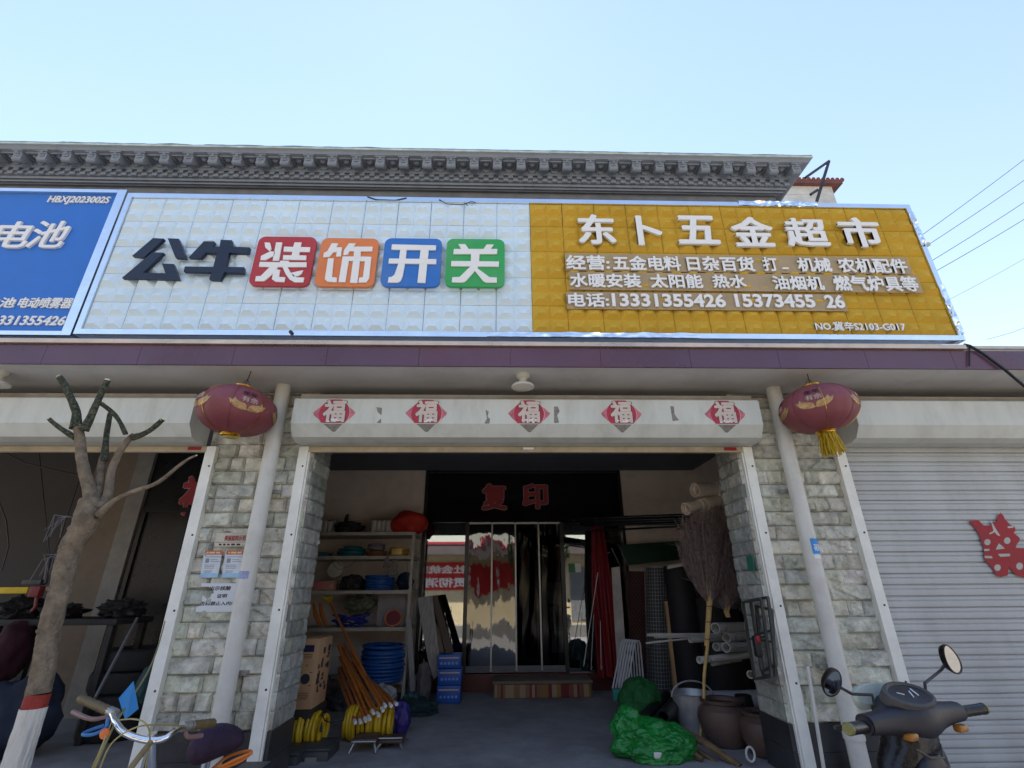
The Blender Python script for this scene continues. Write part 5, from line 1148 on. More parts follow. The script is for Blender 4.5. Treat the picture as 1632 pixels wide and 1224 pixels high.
# green sacks
GB = mat('green_film', (.010, .19, .03), .35, var=.3, sc=5, bump=.9, bsc=22, trans=0, coat=.2)
GN = mat('green_net', (.008, .095, .018), .7, var=.5, sc=70, bump=.5, bsc=80)
c = P(1022, 1128, 5.95); MB().blob((c.x, 6.0, F0+.22), (.21, .2, .27), 91, .2, 2.0, 5, .82, .05).build('net_sack', GN, label='dark green net sack standing behind the black pipes', cat='sack')
c = P(1040, 1205, 5.15); t = MB(); t.blob((c.x+.03, 5.14, F0+.085), (.33, .25, .18), 95, .25, 2.0, 6, .45, .07); t.blob((c.x-.17, 5.22, F0+.17), (.15, .15, .18), 97, .3, 2.4, 5, .9, .07)
o = t.build('green_bag', GB, label='bright green plastic bag slumped on the floor in front', cat='bag')
q = P(1048, 1204, 4.90); MB().bbox((q.x, 4.90, q.z), (.06, .012, .045), .003, Matrix.Rotation(R(20), 3, 'X')).build('white_tag', PAPER, label='small white tag on the bright green bag', cat='tag')
for i, (a, b, r) in enumerate((((1016, 1152, 5.35), (1062, 1108, 6.3), .052), ((1040, 1160, 5.3), (1080, 1112, 6.3), .056), ((1057, 1143, 5.4), (1092, 1110, 6.3), .054))):
    MB().hollow(P(*a), P(*b), r, .12, 24).build('black_pipe', BLACK, label=('open black pipe end beside the bamboo tip on the green sack', 'nearest open black pipe end above the green bag', 'open black pipe end next to the bucket')[i], cat='pipe', group='black pipes in the green sacks')
MB().tube([P(985, 1144, 5.35), P(1010, 1153, 5.36)], .016, 8).build('bamboo_stick', BAMBOO, label='short yellow bamboo end sticking out of the green sack', cat='stick')
for i, (a, b, r) in enumerate((((1046, 1168, 5.35), (1120, 1210, 4.95), .022), ((1080, 1160, 5.3), (1180, 1222, 4.85), .03), ((1062, 1165, 5.4), (1150, 1222, 4.95), .02))):
    p, q = P(*a), P(*b); MB().tube([p, p.lerp(q, .5)+Vector((0, 0, .012)), q], [r, r*1.1, r*.9], 7).build('wooden_stake', mat('stake_wood', (.16, .10, .05), .8, var=.35, sc=14), label=('thin wooden stake lying on the bright green bag', 'thickest wooden stake lying towards the clay jars', 'middle wooden stake between the other two')[i], cat='stake', group='wooden stakes')
# bucket
c = P(1106, 1150, 5.75); bx_, by_ = c.x+.03, 5.8
t = thing('zinc_bucket', (bx_, by_, F0), 'dull galvanised bucket with raised handle behind the bamboo handle', 'bucket')
MB().lathe([(.0, 0), (.15, 0), (.205, .36), (.215, .365), (.205, .37), (.198, .36), (.145, .01), (0, .01)], (bx_, by_, F0), 36).build('body', ZINC, t)
MB().tube([(bx_+.215*math.cos(a), by_-.02, F0+.33+.14*math.sin(a)) for a in np.linspace(0, math.pi, 18)], .008, 6).build('handle', ZINC, t)
p, q = P(1132, 1119, 6.0), P(1228, 1115, 6.4); MB().hollow(p, q, .10, .1, 28).build('white_roll', mat('white_film', (.62, .62, .68), .5), label='thick white film roll lying behind the clay jars', cat='roll')
def jar(px, Y, r, h, label, py=None):
    c = P(px, 1170, Y); MB().lathe([(0, 0), (r*.62, 0), (r*.70, .01), (r*.93, h*.35), (r, h*.6), (r*.93, h*.78), (r*.74, h*.87), (r*.72, h*.90), (r*.82, h*.93), (r*.84, h*.98), (r*.78, h), (r*.66, h*.98), (r*.62, h*.9), (r*.8, h*.7), (0, h*.5)], (c.x, Y, F0), 40).build('clay_jar', CLAY, label=label, cat='jar', group='brown clay jars')
jar(1157, 5.45, .235, .37, 'brown clay jar beside the bamboo handle')
jar(1221, 5.12, .215, .33, 'brown clay jar next to the right stone reveal')
c = P(1196, 1150, 5.5); MB().lathe([(0, .20), (.075, .20), (.08, .195), (.10, .01), (.107, .01), (.107, 0), (.095, 0), (.07, .19), (0, .19)], (c.x+.02, 5.62, c.z), 28).build('black_flowerpot', BLACK, label='black flowerpot upside down between the two clay jars', cat='flowerpot')
c = P(1203, 1185, 5.75); MB().bbox((c.x+.01, 5.62, F0+(P(1196, 1150, 5.5).z-F0)/2-.003), (.22, .22, P(1196, 1150, 5.5).z-F0-.006), .02).build('dark_carton', BLACKM, label='dark carton under the upturned black flowerpot', cat='carton')
c = P(1196, 1202, 4.85); MB().tube([(c.x+.035*math.cos(a), 4.85, c.z+.05*math.sin(a)) for a in np.linspace(0, 6.283, 20, endpoint=False)], .009, 6, closed=True).build('white_ring', PVC, label='small white ring leaning on the clay jar by the reveal', cat='ring')
MB().tube([P(1287, 1062, 4.36), P(1313, 1226, 4.36), P(1320, 1290, 4.36)], .0135, 8).build('white_stick', PVC, label='plain white stick leaning against the right guide rail', cat='stick')

# ------------------------------------------------------------------ the dark bay on the left
DK = mat('grimy_black', (.02, .019, .018), .7, var=.4, dirt=.4, dcol=(.07, .06, .05))
d2 = thing('bay_transom_sign', (at(310, 790, Y=LB).x, LB-.02, 2.6), 'dark red character panel in the dim bay, half hidden by the rail', 'sign')
letters('character_outline', '补', (287, 757, 335, 822), LB+.017, .004, PINKO, d2, bold=.06)
letters('lettering', '补', (288, 758, 334, 821), LB+.012, .006, RED_T, d2, bold=.04)
rr = random.Random(21)
def tyre(x, y, z, Rr, label, M=None):
    pr = [(Rr*.58, -.07), (Rr*.62, -.085), (Rr*.85, -.10), (Rr*.97, -.085), (Rr, -.06), (Rr, .06), (Rr*.97, .085), (Rr*.85, .10), (Rr*.62, .085), (Rr*.58, .07), (Rr*.58, -.07)]
    m = MB(); m.lathe(pr[:-1], (x, y, z), 40, M=M, pinch=None); m.f = m.f[:-2]; n = 40; L_ = len(pr)-1
    m.f += [((L_-1)*n+k, (L_-1)*n+(k+1) % n, (k+1) % n, k) for k in range(n)]; m.c = [None]*len(m.f)
    m.build('old_tyre', RUBBER, label=label, cat='tyre', group='old tyres in the dark bay')
for i, (px, py, Yt, lb) in enumerate(((215, 1060, 6.1, 'lowest old tyre of the stack in the dark bay'), (216, 1030, 6.1, 'second old tyre of the stack in the dark bay'), (213, 1002, 6.1, 'third old tyre of the stack in the dark bay'), (217, 975, 6.1, 'topmost old tyre of the stack in the dark bay'))):
    c = P(px, 1050, Yt); tyre(c.x+.02*(i % 2), Yt, F0+.10+.2*i, .34, lb)
c = P(300, 1010, 6.2); tyre(c.x, 6.3, F0+.4, .36, 'old tyre leaning against the dark doorway', Matrix.Rotation(R(76), 3, 'X'))
c = P(140, 1010, 5.9)
t = thing('work_bench', (c.x, 5.9, F0), 'grimy dark work bench with clutter behind the pruned tree', 'bench')
zb2 = P(140, 985, 5.9).z
MB().bbox((c.x-.25, 6.0, zb2-.03), (1.3, .6, .06), .01).build('top', DK, t)
for sx_ in (-1, 1):
    for sy_ in (-1, 1): MB().box(c.x-.25+sx_*.58-.03, c.x-.25+sx_*.58+.03, 6.0+sy_*.24-.03, 6.0+sy_*.24+.03, F0, zb2-.061).build('leg', DK, t, ang=0)
for i, (px, w, h, lb) in enumerate(((95, .26, .13, 'grimy scrap heap on the bench nearest the tree trunk'), (190, .30, .16, 'grimy scrap heap on the bench beside the tyres'), (30, .22, .2, 'tall grimy scrap heap at the bench end by the photo edge'))):
    q = P(px, 980, 5.95); MB().blob((q.x, 5.98, zb2+h*.45), (w*.62, .2, h*.62), 140+i, .5, 3.5, 4, .7, .2).build('scrap_heap', DK, label=lb, cat='scrap')
# yellow and red jack tool on the left
a, b = P(-25, 942, 5.2), P(47, 940, 5.2)
t = thing('pipe_cutter', b, 'yellow tool bar with a dark red clamp head hanging in the dark bay', 'tool')
MB().bbox((a+b)/2, ((b-a).length, .05, .058), .008).build('bar', mat('safety_yellow', (.55, .36, .005), .4), t)
m = MB().bbox(P(58, 943, 5.2), (.10, .07, .10), .012); m.tube([P(60, 945, 5.2), P(56, 968, 5.2), P(50, 974, 5.2)], .014, 8); m.build('clamp_head', mat('dark_red_metal', (.14, .012, .012), .45), t)
m = MB().bbox(P(55, 928, 5.2), (.18, .08, .05), .01).tube([P(72, 930, 5.2), P(79, 890, 5.2)], .018, 8); m.build('crank', STEEL, t)
MB().tube([P(79, 887, 5.21), P(60, 700, 5.5)], .006, 5).build('hanging_chain', STEEL, label='thin dark chain holding the yellow tool bar from above', cat='chain')
MB().tube([P(-5, 715, 5.4), P(40, 738, 5.4), P(90, 750, 5.4), P(130, 758, 5.4)], .009, 6).build('slack_cable', WIRE, label='slack dark cable crossing the top of the dark bay', cat='cable')
MB().tube([P(-5, 790, 6.6), P(10, 830, 6.6), P(14, 870, 6.6), P(3, 910, 6.6)], .007, 6).build('wall_cable', WIRE, label='dark cable curving down the dim wall at the photo edge', cat='cable')
MB().tube([P(128, 760, 6.7), P(95, 860, 6.7), P(62, 930, 6.7)], .007, 6).build('slanting_cable', WIRE, label='dark cable slanting down behind the tree fork', cat='cable')
p, q = P(219, 985, 5.6), P(152, 1112, 5.2); MB().tube([p, q], .014, 8).build('steel_rod', mat('dull_rod', (.12, .12, .13), .5, .4), label='dull steel rod leaning in the dark bay behind the bicycle', cat='rod')
c = P(233, 1090, 5.3); MB().blob((c.x, 5.35, c.z), (.1, .1, .16), 111, .25, 2, 4).build('teal_sack', mat('dark_teal', (.012, .045, .05), .7), label='dark teal bundle beside the guide rail behind the blue card', cat='bundle')
c = P(20, 1120, 5.3); MB().blob((c.x, 5.4, F0+.3), (.35, .25, .34), 113, .25, 2, 4, .85).build('navy_bundle', mat('navy_cloth', (.012, .018, .035), .8, var=.3), label='navy cloth bundle low in the dark bay at the photo edge', cat='bundle')
c = P(10, 1030, 5.6); MB().blob((c.x, 5.7, c.z-.05), (.12, .2, .28), 117, .2, 2, 4).build('maroon_bundle', mat('maroon_cloth', (.04, .008, .014), .8), label='maroon cloth draped at the edge of the work bench', cat='bundle')
# ------------------------------------------------------------------ the pruned street tree
YT = 2.9
def T(px, py, dy=0.): return at(px, py, Y=YT+dy)
BARK = mat('tree_bark', (.20, .16, .115), .95, var=.35, sc=14, bump=1., bsc=38, dirt=.75, dcol=(.075, .062, .05), dsc=26, spec=.12)
GBARK = mat('green_bark', (.038, .042, .028), .85, var=.5, sc=45, bump=.5, bsc=60, dirt=.8, dcol=(.24, .25, .17), dsc=75, spec=.2)
CUT = mat('cut_wood', (.62, .58, .36), .7, var=.1)
base = T(60, 1120); gb = Vector((base.x-.01, YT, 0))
tree = thing('pruned_tree', gb, 'heavily pruned young tree with bare stubs and whitewashed foot before the dark bay', 'tree')
def smooth(pts, rad, n=6, jit=.004, seed=1):
    """Catmull-Rom through the joints, with a slightly knobbly radius"""
    out, rr_ = [], []; P_ = [Vector(p) for p in pts]; m = len(P_)
    for i in range(m-1):
        p0, p1, p2, p3 = P_[max(i-1, 0)], P_[i], P_[i+1], P_[min(i+2, m-1)]
        for k in range(n):
            t = k/n; q = .5*((2*p1)+(p2-p0)*t+(2*p0-5*p1+4*p2-p3)*t*t+(3*p1-p0-3*p2+p3)*t**3)
            q += Vector((noise.noise(q*9+Vector((seed, 0, 0))), noise.noise(q*9+Vector((0, seed, 0))), 0))*jit
            out.append(q); r = rad[i]+(rad[i+1]-rad[i])*t; rr_.append(r*(1+.05*noise.noise(q*18)+.03*noise.noise(q*45)))
    out.append(P_[-1]); rr_.append(rad[-1]); return out, rr_
def limb(pts, rad, n=14, seed=1):
    o, r = smooth(pts, rad, 12, seed=seed); n = n*2; mb = MB().tube(o, r, n)
    for i in range(len(o)):
        for k in range(n):
            v = Vector(mb.v[i*n+k]); d = v-o[i]; f = min(1, r[i]/.03)
            w = .035*noise.noise(Vector((v.x*60, v.y*60, v.z*40)))+.07*noise.noise(Vector((v.x*150, v.y*150, v.z*190)))+.09*max(0, noise.noise(Vector((v.x*17+seed, v.y*17, v.z*22)))-.35)*2
            mb.v[i*n+k] = tuple(o[i]+d*(1+w*f))
    return mb
zred0, zred1 = T(48, 1128).z, T(52, 1106).z
trunk_px = [(60, 1118), (72, 1050), (80, 1000), (98, 930), (113, 872), (131, 845), (142, 818), (146, 795)]
tp = [T(*q) for q in trunk_px]
m = limb([Vector((gb.x, YT, zred1))]+[p for p in tp if p.z > zred1+.02], [.050]+[.048, .048, .049, .052, .059, .066, .055][-len([p for p in tp if p.z > zred1+.02]):], 22)
kr = random.Random(17)
for k in range(16):
    z_ = kr.uniform(.75, 2.0); a = kr.uniform(3.3, 6.1); i_ = min(range(len(tp)), key=lambda q: abs(tp[q].z-z_)); c = tp[i_] if z_ > zred1+.1 else Vector((gb.x, YT, z_)); rr0 = (.050 if z_ < 1.7 else .058)*.96
    if z_ < zred1: continue
    p = Vector((c.x+rr0*math.cos(a), YT+rr0*math.sin(a), c.z+kr.uniform(-.03, .03))); d = Vector((math.cos(a), math.sin(a), .5)).normalized(); s_ = kr.uniform(.5, 1.2)
    m.tube([p-d*.012, p+d*.004*s_, p+d*.010*s_], [.014*s_, .010*s_, .004*s_], 9)
m.build('trunk', BARK, tree, ang=80)
MB().tube([Vector((gb.x, YT, zred0)), Vector((gb.x, YT, zred1))], [.0515, .051], 22, caps=False).build('red_band', mat('red_paint_bark', (.26, .03, .022), .8, var=.35, bump=.8, bsc=30), tree)
WW = mat('whitewash', (.62, .60, .55), .85, var=.12, bump=1., bsc=24, streak=(1, 1, .35), dirt=.45, dcol=(.26, .22, .18), dsc=14)
m = MB().grid(90, 120, lambda u, v: (lambda r, a: (gb.x+r*math.cos(a), YT+r*math.sin(a), zred0*(v)))(.0525+.016*(1-v)**3+.004*noise.noise(Vector((math.cos(u*6.283)*5, math.sin(u*6.283)*5, v*5)))+.0045*abs(noise.noise(Vector((math.cos(u*6.283)*11, math.sin(u*6.283)*11, v*6))))+.002*noise.noise(Vector((math.cos(u*6.283)*26, math.sin(u*6.283)*26, v*30))), u*6.2832)); m.build('whitewashed_foot', WW, tree, ang=80)
LIMBS = [('limb', [(146, 815, 0), (143, 785, 0), (131, 736, -.02), (127, 695, -.04), (125, 676, -.05)], [q_*.82 for q_ in [.052, .040, .034, .031, .030]], BARK),
         ('limb', [(150, 808, 0), (158, 775, .05), (163, 735, .08), (166, 728, .08)], [q_*.82 for q_ in [.036, .027, .024, .023]], BARK),
         ('limb', [(158, 812, 0), (172, 788, .03), (178, 748, .05), (190, 722, .05), (204, 702, .04), (213, 694, .04)], [q_*.82 for q_ in [.042, .029, .025, .023, .022, .020]], BARK),
         ('limb', [(158, 820, -.02), (180, 800, -.05), (206, 786, -.07), (250, 770, -.10), (282, 745, -.13), (300, 732, -.15), (313, 726, -.16)], [q_*.82 for q_ in [.030, .020, .016, .0135, .011, .008, .006]], BARK),
         ('stub', [(122, 682, -.05), (121, 657, -.06), (109, 625, -.07), (94, 600, -.08)], [.032, .021, .019, .017], GBARK),
         ('stub', [(133, 686, -.05), (146, 662, -.05), (157, 637, -.05), (172, 605, -.05)], [.026, .020, .017, .016], GBARK),
         ('stub', [(121, 698, -.04), (97, 683, -.07), (78, 667, -.09)], [.018, .013, .011], GBARK),
         ('stub', [(166, 735, .08), (169, 701, .08), (174, 664, .07), (177, 658, .07)], [.022, .016, .014, .013], GBARK),
         ('stub', [(158, 641, -.04), (179, 657, .0), (192, 674, .03), (200, 692, .04)], [.012, .013, .012, .014], GBARK),
         ('stub', [(212, 697, .04), (226, 693, .03), (243, 683, .02), (260, 668, .0)], [.022, .016, .015, .014], GBARK)]
for i, (nm, pts, rad, m_) in enumerate(LIMBS):
    ps = [T(*q) for q in pts]; o = limb(ps, rad, 12, i+1).build(nm, m_, tree, ang=80)
    if i in (4, 5, 6, 8, 9, 3):
        e = ps[-1]; d = (ps[-1]-ps[-2]).normalized()
        if i != 8: MB().tube([e-d*.006+Vector((0, -.001, 0)), e+d*.004+Vector((0, -.002, -.001))], [rad[-1]*1.04, rad[-1]*.85], 12).build('cut_end', CUT, o)
rr = random.Random(3); m = MB()
for px, py, n_ in ((112, 824, 9), (96, 884, 5)):
    for k in range(n_):
        p = T(px, py, -.03)+Vector((rr.uniform(-.01, .01), rr.uniform(-.02, .02), 0)); m.tube([p, p+Vector((-.035-.04*rr.random(), rr.uniform(-.03, .03), rr.uniform(-.03, .02))), p+Vector((-.05-.05*rr.random(), rr.uniform(-.04, .04), -.06-.08*rr.random()))], .0013, 4)
m.build('tied_strings', mat('pale_string', (.15, .15, .165), .6), label='pale frayed strings tied round the pruned tree trunk', cat='string')

# ------------------------------------------------------------------ bicycle
CH = mat('bike_chrome', (.78, .80, .82), .14, 1., var=.06, bump=0)
GRIP = mat('old_grip', (.11, .08, .03), .6, var=.3, sc=30, bump=.2)
FRAME = mat('bike_frame', (.02, .022, .028), .35, var=.2)
C_ = at(238, 1180, Y=2.25)
bike = thing('parked_bicycle', (C_.x, 2.3, 0), 'old parked bicycle with chrome handlebar and dark purple saddle before the stone pillar', 'bicycle')
L_ = at(178, 1135, Y=2.40); Le = at(128, 1113, Y=2.52); Rr_ = at(300, 1157, Y=2.38); Re = at(341, 1152, Y=2.50)
hb = [L_, at(184, 1150, Y=2.33), at(196, 1166, Y=2.28), at(218, 1176, Y=2.25), at(240, 1180, Y=2.24), at(262, 1177, Y=2.26), at(280, 1164, Y=2.31), Rr_]
o, _ = smooth(hb, [.011]*len(hb), 6, 0); MB().tube(o, .0115, 14).build('handlebar', CH, bike)
for a, b in ((L_, Le), (Rr_, Re)):
    d = (b-a).normalized(); n_ = 14
    MB().tube([a+(b-a)*k/n_ for k in range(n_+1)], [.0165+.0018*(k % 2) for k in range(n_)]+[.014], 14).build('grip', GRIP, bike)
    lv = [a+Vector((0, -.012, -.012)), a+(b-a)*.3+Vector((0, -.045, -.03)), a+(b-a)*.85+Vector((0, -.05, -.032))]
    o, _ = smooth(lv, [.01]*3, 5, 0); MB().tube(o, [.007+.003*k/len(o) for k in range(len(o))], 8).build('brake_lever', mat('pinkish_lever', (.20, .12, .11), .5), bike)
    MB().tube([a-(b-a).normalized()*.03, a+(b-a).normalized()*.02], .018, 12).build('clamp', GREYSTEEL, bike)
hd = Vector((C_.x, 2.26, C_.z))
MB().tube([hd+Vector((0, .0, .02)), hd+Vector((0.01, .06, -.16))], .016, 12).build('stem', CH, bike)
sadp = at(331, 1190, Y=2.72)
fx_ = hd+Vector((.01, .06, -.16)); head2 = hd+Vector((.0, .03, -.32)); bbk = Vector((C_.x+.12, 2.72, .28)); rear = Vector((C_.x+.20, 3.12, .33)); front = Vector((C_.x-.03, 2.0, .33)); sst = Vector((sadp.x-.03, 2.78, sadp.z-.14))
MB().tube([fx_, head2], .019, 12).tube([fx_+Vector((0, .01, -.03)), sst], .014, 10).tube([head2, bbk], .016, 10).tube([sst, bbk], .014, 10).build('frame', FRAME, bike)
for s_ in (-1, 1):
    w = Vector((.05*s_, 0, 0)); MB().tube([head2+w*.5, front+w], .011, 8).build('fork_blade', FRAME, bike)
    MB().tube([sst+w*.4, rear+w], .008, 8).tube([bbk+w*.6, rear+w], .009, 8).build('rear_stay', FRAME, bike)
for c in (front, rear):
    w = MB().tube([c+Vector((0, .30*math.cos(a), .30*math.sin(a))) for a in np.linspace(0, 6.283, 40, endpoint=False)], .018, 10, closed=True).build('wheel', RUBBER, bike)
    m = MB().tube([c+Vector((0, .278*math.cos(a), .278*math.sin(a))) for a in np.linspace(0, 6.283, 40, endpoint=False)], .010, 6, closed=True)
    for k in range(28): a = k*2*math.pi/28; m.tube([c+Vector((.02*((k % 2)*2-1), 0, 0)), c+Vector((0, .275*math.cos(a), .275*math.sin(a)))], .0012, 3, caps=False)
    m.tube([c-Vector((.045, 0, 0)), c+Vector((.045, 0, 0))], .018, 10); m.build('rim', CH, w)
MB().tube([sst+Vector((.02, -.02, -.2)), Vector((sadp.x, 2.75, sadp.z-.03))], .012, 10).build('seat_post', CH, bike)
def saddle(u, v):
    a = u*2*math.pi; s_ = v*2-1                       # along y
    w = .055+.065*max(0, min(1, (s_+.6)/1.2)); k = math.sqrt(max(0, 1-abs(s_)**4))
    return (sadp.x+w*k*math.cos(a)*1.05, 2.74+s_*.135, sadp.z+.075*k*math.sin(a)*(1 if math.sin(a) > 0 else .75))
MB().grid(28, 24, saddle).build('saddle', mat('purple_saddle', (.022, .008, .026), .75, var=.3, bump=.35, bsc=30), bike, ang=180)
MB().box(sadp.x-.07, sadp.x+.07, 2.92, 3.32, .62, .635).build('carrier', FRAME, bike, ang=0)
m = MB(); CBL = mat('cable_beige', (.30, .26, .10), .5, bump=0)
for pts in ([(187, 1148, 2.3), (212, 1146, 2.1), (232, 1153, 2.06), (239, 1176, 2.12), (232, 1224, 2.2)], [(298, 1158, 2.36), (255, 1155, 2.14), (215, 1160, 2.05), (178, 1185, 2.08), (158, 1228, 2.16)], [(178, 1150, 2.34), (170, 1170, 2.2), (160, 1195, 2.16), (146, 1226, 2.2)]):
    o, _ = smooth([at(a, b, Y=c) for a, b, c in pts], [1]*len(pts), 7, 0); m.tube(o, .0027, 6)
m.build('brake_cable', CBL, bike)
o, _ = smooth([at(a, b, Y=c) for a, b, c in ((172, 1145, 2.3), (168, 1160, 2.26), (150, 1170, 2.24), (133, 1171, 2.25), (138, 1166, 2.27), (166, 1156, 2.3))], [1]*6, 6, 0); MB().tube(o, .006, 8).build('blue_strap', mat('blue_strap', (.03, .14, .35), .5), bike)
MB().lathe([(0, 0), (.017, 0), (.017, .006), (0, .01)], at(168, 1169, Y=2.2), 18, Matrix.Rotation(R(90), 3, 'X')).build('reflector', mat('orange_reflector', (.55, .13, .03), .3), bike)
q = [at(189, 1113, Y=2.42), at(212, 1086, Y=2.5), at(220, 1130, Y=2.5), at(199, 1147, Y=2.42)]
MB().add([tuple(p) for p in q]+[tuple(p+Vector((0, .004, 0))) for p in q], [(0, 1, 2, 3), (7, 6, 5, 4), (0, 4, 5, 1), (1, 5, 6, 2), (2, 6, 7, 3), (3, 7, 4, 0)]).build('blue_card', mat('blue_card', (.055, .26, .56), .5, var=.08), ang=0, label='blue plastic card tucked upright behind the bicycle handlebar', cat='card')
m = MB(); pts = [at(a, b, Y=c) for a, b, c in ((263, 990, 4.2), (252, 1030, 3.6), (236, 1070, 3.0), (205, 1120, 2.5), (180, 1160, 2.3), (150, 1226, 2.2))]
o, _ = smooth(pts, [1]*6, 7, 0); m.tube(o, .0042, 6); m.build('tie_line', mat('olive_line', (.22, .19, .06), .6), label='thin olive line running from the guide rail down to the bicycle', cat='line')
m = MB()
for k, pts in enumerate(([(338, 1226, 2.75), (365, 1205, 2.8), (400, 1197, 2.8), (385, 1212, 2.75), (350, 1226, 2.7)], [(345, 1226, 2.7), (375, 1211, 2.72), (402, 1200, 2.78)])):
    o, _ = smooth([at(a, b, Y=c) for a, b, c in pts], [1]*len(pts), 6, 0); m.tube(o, .007, 8)
m.build('bungee_strap', mat('orange_bungee', (.55, .15, .02), .5), bike)
p, q = at(236, 1172, Y=2.2), at(196, 1226, Y=2.05); MB().tube([at(240, 1183, Y=2.15), at(222, 1206, Y=2.1), at(196, 1240, Y=2.05)], .010, 8).build('wire_basket_edge', mat('bronze_rail', (.24, .18, .08), .5, .4), bike)

# ------------------------------------------------------------------ electric scooter
SC = mat('scooter_plastic', (.012, .012, .020), .5, var=.2, bump=.06, dirt=.35, dcol=(.035, .034, .04), dsc=9)
SCG = mat('scooter_gloss', (.008, .008, .010), .28, var=.2, dirt=.4, dcol=(.05, .047, .04))
gl_, gr_ = at(1352, 1164, Z=1.05), at(1561, 1122, Z=1.07)
O = at(1402, 1128, Z=1.06); a_ = (gr_-gl_); a_.z = 0; a_.normalize(); O = gl_+a_*(O-gl_).dot(a_); O.z = 1.06; f_ = Vector((-a_.y, a_.x, 0)); f_ = f_ if f_.y > 0 else -f_; u_ = Vector((0, 0, 1))
sco = thing('electric_scooter', (O.x, O.y, 0), 'dark electric scooter with two mirrors parked before the closed shutter', 'scooter')
Q = lambda s, t, h: O+a_*s+f_*t+u_*h
sl_ = (gl_-O).dot(a_); sr_ = (gr_-O).dot(a_)
def loft(secs, n=20, cap=True):
    """secs: (centre, axis vector 1, axis vector 2)"""
    mb = MB(); vs = []
    for c, e1, e2 in secs: vs += [c+e1*math.copysign(abs(math.cos(x))**.8, math.cos(x))+e2*math.copysign(abs(math.sin(x))**.8, math.sin(x)) for x in np.linspace(0, 2*math.pi, n, endpoint=False)]
    fs = [(i*n+k, i*n+(k+1) % n, (i+1)*n+(k+1) % n, (i+1)*n+k) for i in range(len(secs)-1) for k in range(n)]
    fs += [tuple(range(n))[::-1], tuple((len(secs)-1)*n+k for k in range(n))]; return mb.add(vs, fs)
cs = []
for s in np.linspace(sl_+.115, sr_-.125, 17):
    k = math.exp(-(s/.10)**2); e = .030+.014*math.exp(-(s/.2)**2)+.030*k; cs.append((Q(s, .02+.045*k, -.008-.006*k), f_*(.034+.075*k), u_*e))
loft(cs).build('handlebar_cover', SC, sco, ang=60)
dc = Q(0, .02, .064); tn_ = (u_*.86-f_*.5).normalized(); b2 = tn_.cross(a_).normalized()
m = MB()
ring = lambda rx, ry, h: [dc+a_*rx*math.cos(x)+b2*ry*math.sin(x)+tn_*h for x in np.linspace(0, 2*math.pi, 30, endpoint=False)]
vs = ring(.122, .066, -.03)+ring(.118, .064, .004)+ring(.104, .054, .008)+ring(.096, .048, .001); n = 30
m.add(vs, [(i*n+k, i*n+(k+1) % n, (i+1)*n+(k+1) % n, (i+1)*n+k) for i in range(3) for k in range(n)]); m.build('dash_bezel', mat('bezel_dusty', (.05, .048, .045), .6, dirt=.4, dcol=(.12, .11, .10)), sco, ang=40)
m = MB(); m.add(ring(.097, .049, .0015), [tuple(range(30))]); d_ = m.build('instrument_dial', mat('dial_glass', (.006, .006, .008), .12, var=.1, bump=0), sco, ang=0)
m = MB()
for s0, s1, t0, t1 in ((-.052, -.028, .012, .0), (.0, .018, -.016, .012), (.036, .042, -.012, .022)): m.tube([dc+a_*s0+b2*t0+tn_*.0035, dc+a_*s1+b2*t1+tn_*.0035], .0022, 4)
m.build('dial_marks', PAPER, d_)
loft([(Q(-.02, .12, .055), a_*.13, u_*.035), (Q(-.02, .155, .045), a_*.115, u_*.04), (Q(-.02, .175, .02), a_*.08, u_*.03)]).build('headlight', mat('lens_pale', (.55, .62, .55), .2), sco, ang=60)
for s0, s1 in ((sl_+.118, sl_+.0), (sr_-.128, sr_+.0)):
    p, q = Q(s0, .018, -.012), Q(s1, -.005, -.005); d = (q-p); nn = 12
    g = MB().tube([p+d*k/nn for k in range(nn+1)], [.0185+.0014*(k % 2) for k in range(nn+1)], 16).build('grip', SCG, sco)
    e = q+d.normalized()*.001; MB().tube([e, e+d.normalized()*.006, e+d.normalized()*.012], [.0205, .0205, .017], 16).build('bar_end', mat('olive_cap', (.16, .16, .05), .3), g)
    MB().tube([p-d*.05, p+d*.14], .027, 14).build('switch_collar', SC, sco)
    lv = [p+f_*.03, p+d*.3+f_*.062-u_*.01, p+d*.8+f_*.07-u_*.012]; o, _ = smooth(lv, [1]*3, 5, 0); MB().tube(o, .006, 8).build('brake_lever', BLACK, sco)
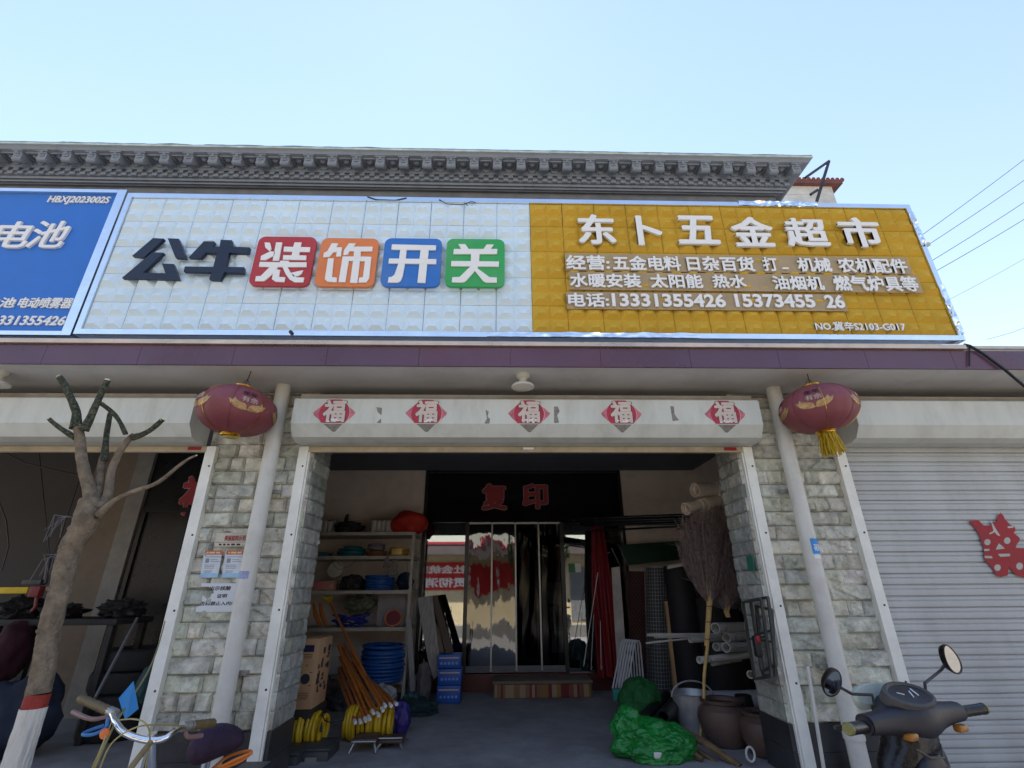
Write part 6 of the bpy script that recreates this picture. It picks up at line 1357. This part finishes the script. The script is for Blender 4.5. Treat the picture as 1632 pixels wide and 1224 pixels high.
for (mx_, my_, bx_, by_, s_, w_, h_, tl, face) in ((1326, 1087, 1372, 1124, -.16, .031, .054, -14, -1), (1515, 1050, 1475, 1106, .14, .034, .057, 16, 1)):
    base_ = Q(s_, .05, .035); c = at(mx_, my_, Y=(O+a_*(s_*1.9)+f_*.09).y)
    if face < 0: kn = at(1358, 1106, Y=c.y+.01); stem = [base_, base_+u_*.035, kn, c+f_*.008]
    else: kn = at(1474, 1089, Y=base_.y); stem = [base_, kn, at(1500, 1068, Y=c.y+.01), c+f_*.008]
    mr = MB().tube(stem, .0055, 8).build('mirror_stem', BLACK, sco)
    up = (u_*math.cos(R(tl))-a_*math.sin(R(tl))*1).normalized(); nrm = (-f_*(.95)+a_*(-.22 if face > 0 else -.5)+u_*(-.02 if face > 0 else -.55)).normalized(); sx = up.cross(nrm).normalized(); up = nrm.cross(sx).normalized()
    def oval(k, d): return [c+sx*w_*k*math.cos(x)*(1-.18*math.sin(x))+up*h_*k*math.sin(x)+nrm*d for x in np.linspace(0, 2*math.pi, 30, endpoint=False)]
    vs = oval(.45, -.03)+oval(.85, -.02)+oval(1.0, .0)+oval(1.0, .008)+oval(.90, .009)+oval(.88, .005); n = 30
    hs = MB().add(vs, [(i*n+k, i*n+(k+1) % n, (i+1)*n+(k+1) % n, (i+1)*n+k) for i in range(5) for k in range(n)]+[tuple(range(n))]).build('mirror', SCG, sco, ang=50)
    MB().add(oval(.89, .006), [tuple(range(n))]).build('mirror_glass', mat('mirror_silver', (.9, .9, .88), .02, 1., var=0, bump=0), hs, ang=0)
for s_, c in ((-.10, (.5, .2, .02)), (.19, (.55, .28, .02))):
    p = Q(s_, -.012, -.052); MB().bbox(p, (.05, .03, .025), .008, a_.to_track_quat('X', 'Z').to_matrix()).build('turn_signal', mat('amber_lens', (.30, .12, .015), .25), sco)
# leg shield, body and the rest
secs = [(Q(-.01, .045, -.03), a_*.095, f_*.07), (Q(-.015, .055, -.09), a_*.105, f_*.075), (Q(-.02, .06, -.14), a_*.15, f_*.07), (Q(-.02, .06, -.25), a_*.18, f_*.06), (Q(.04, .055, -.40), a_*.215, f_*.055), (Q(.04, .02, -.58), a_*.20, f_*.06), (Q(.04, -.03, -.74), a_*.17, f_*.08)]
loft(secs, 28).build('leg_shield', SCG, sco, ang=60)
loft([(Q(-.02, .0, -.115), a_*.05, f_*.02), (Q(-.03, -.012, -.15), a_*.075, f_*.02), (Q(-.03, -.015, -.24), a_*.085, f_*.02), (Q(-.03, -.008, -.28), a_*.06, f_*.02)]).build('shield_panel', SC, sco, ang=60)
MB().tube([Q(-.09, -.0, -.085), Q(-.05, -.03, -.115), Q(.01, -.034, -.12), Q(.06, -.005, -.09)], .003, 6).build('piping', mat('piping_grey', (.10, .09, .08), .6), sco)
MB().tube([Q(.03, -.01, -.15), Q(.03, -.04, -.155), Q(.032, -.045, -.17), Q(.032, -.03, -.175)], .004, 8).build('bag_hook', GREYSTEEL, sco)
loft([(Q(.04, -.05, -.80), a_*.16, u_*.05), (Q(.04, -.30, -.82), a_*.15, u_*.05), (Q(.04, -.50, -.78), a_*.15, u_*.08)]).build('footboard', SC, sco, ang=60)
loft([(Q(.04, -.48, -.62), a_*.13, u_*.16), (Q(.04, -.75, -.50), a_*.15, u_*.2), (Q(.04, -1.1, -.42), a_*.12, u_*.14), (Q(.04, -1.3, -.38), a_*.05, u_*.06)]).build('rear_body', SCG, sco, ang=60)
loft([(Q(.04, -.46, -.33), a_*.10, u_*.04), (Q(.04, -.65, -.29), a_*.14, u_*.05), (Q(.04, -1.0, -.27), a_*.14, u_*.05), (Q(.04, -1.15, -.25), a_*.08, u_*.03)]).build('saddle', BLACKM, sco, ang=60)
for t_ in (.30, -1.02):
    c = Q(.04, t_, 0); c.z = .22; MB().tube([c+f_*.17*math.cos(x)+u_*.17*math.sin(x) for x in np.linspace(0, 6.283, 36, endpoint=False)], .05, 12, closed=True).build('wheel', RUBBER, sco)
    MB().lathe([(0, -.04), (.12, -.04), (.125, 0), (.12, .04), (0, .04)], c, 24, a_.to_track_quat('Z', 'Y').to_matrix()).build('hub', GREYSTEEL, sco)
MB().tube([Q(.04, .07, -.60), Q(.04, .22, -.78)], .03, 10).build('fork', STEEL, sco)
loft([(Q(.04, .10, -.62), a_*.07, f_*.04), (Q(.04, .28, -.56), a_*.075, u_*.02), (Q(.04, .46, -.66), a_*.07, u_*.02)]).build('front_mudguard', SCG, sco, ang=60)
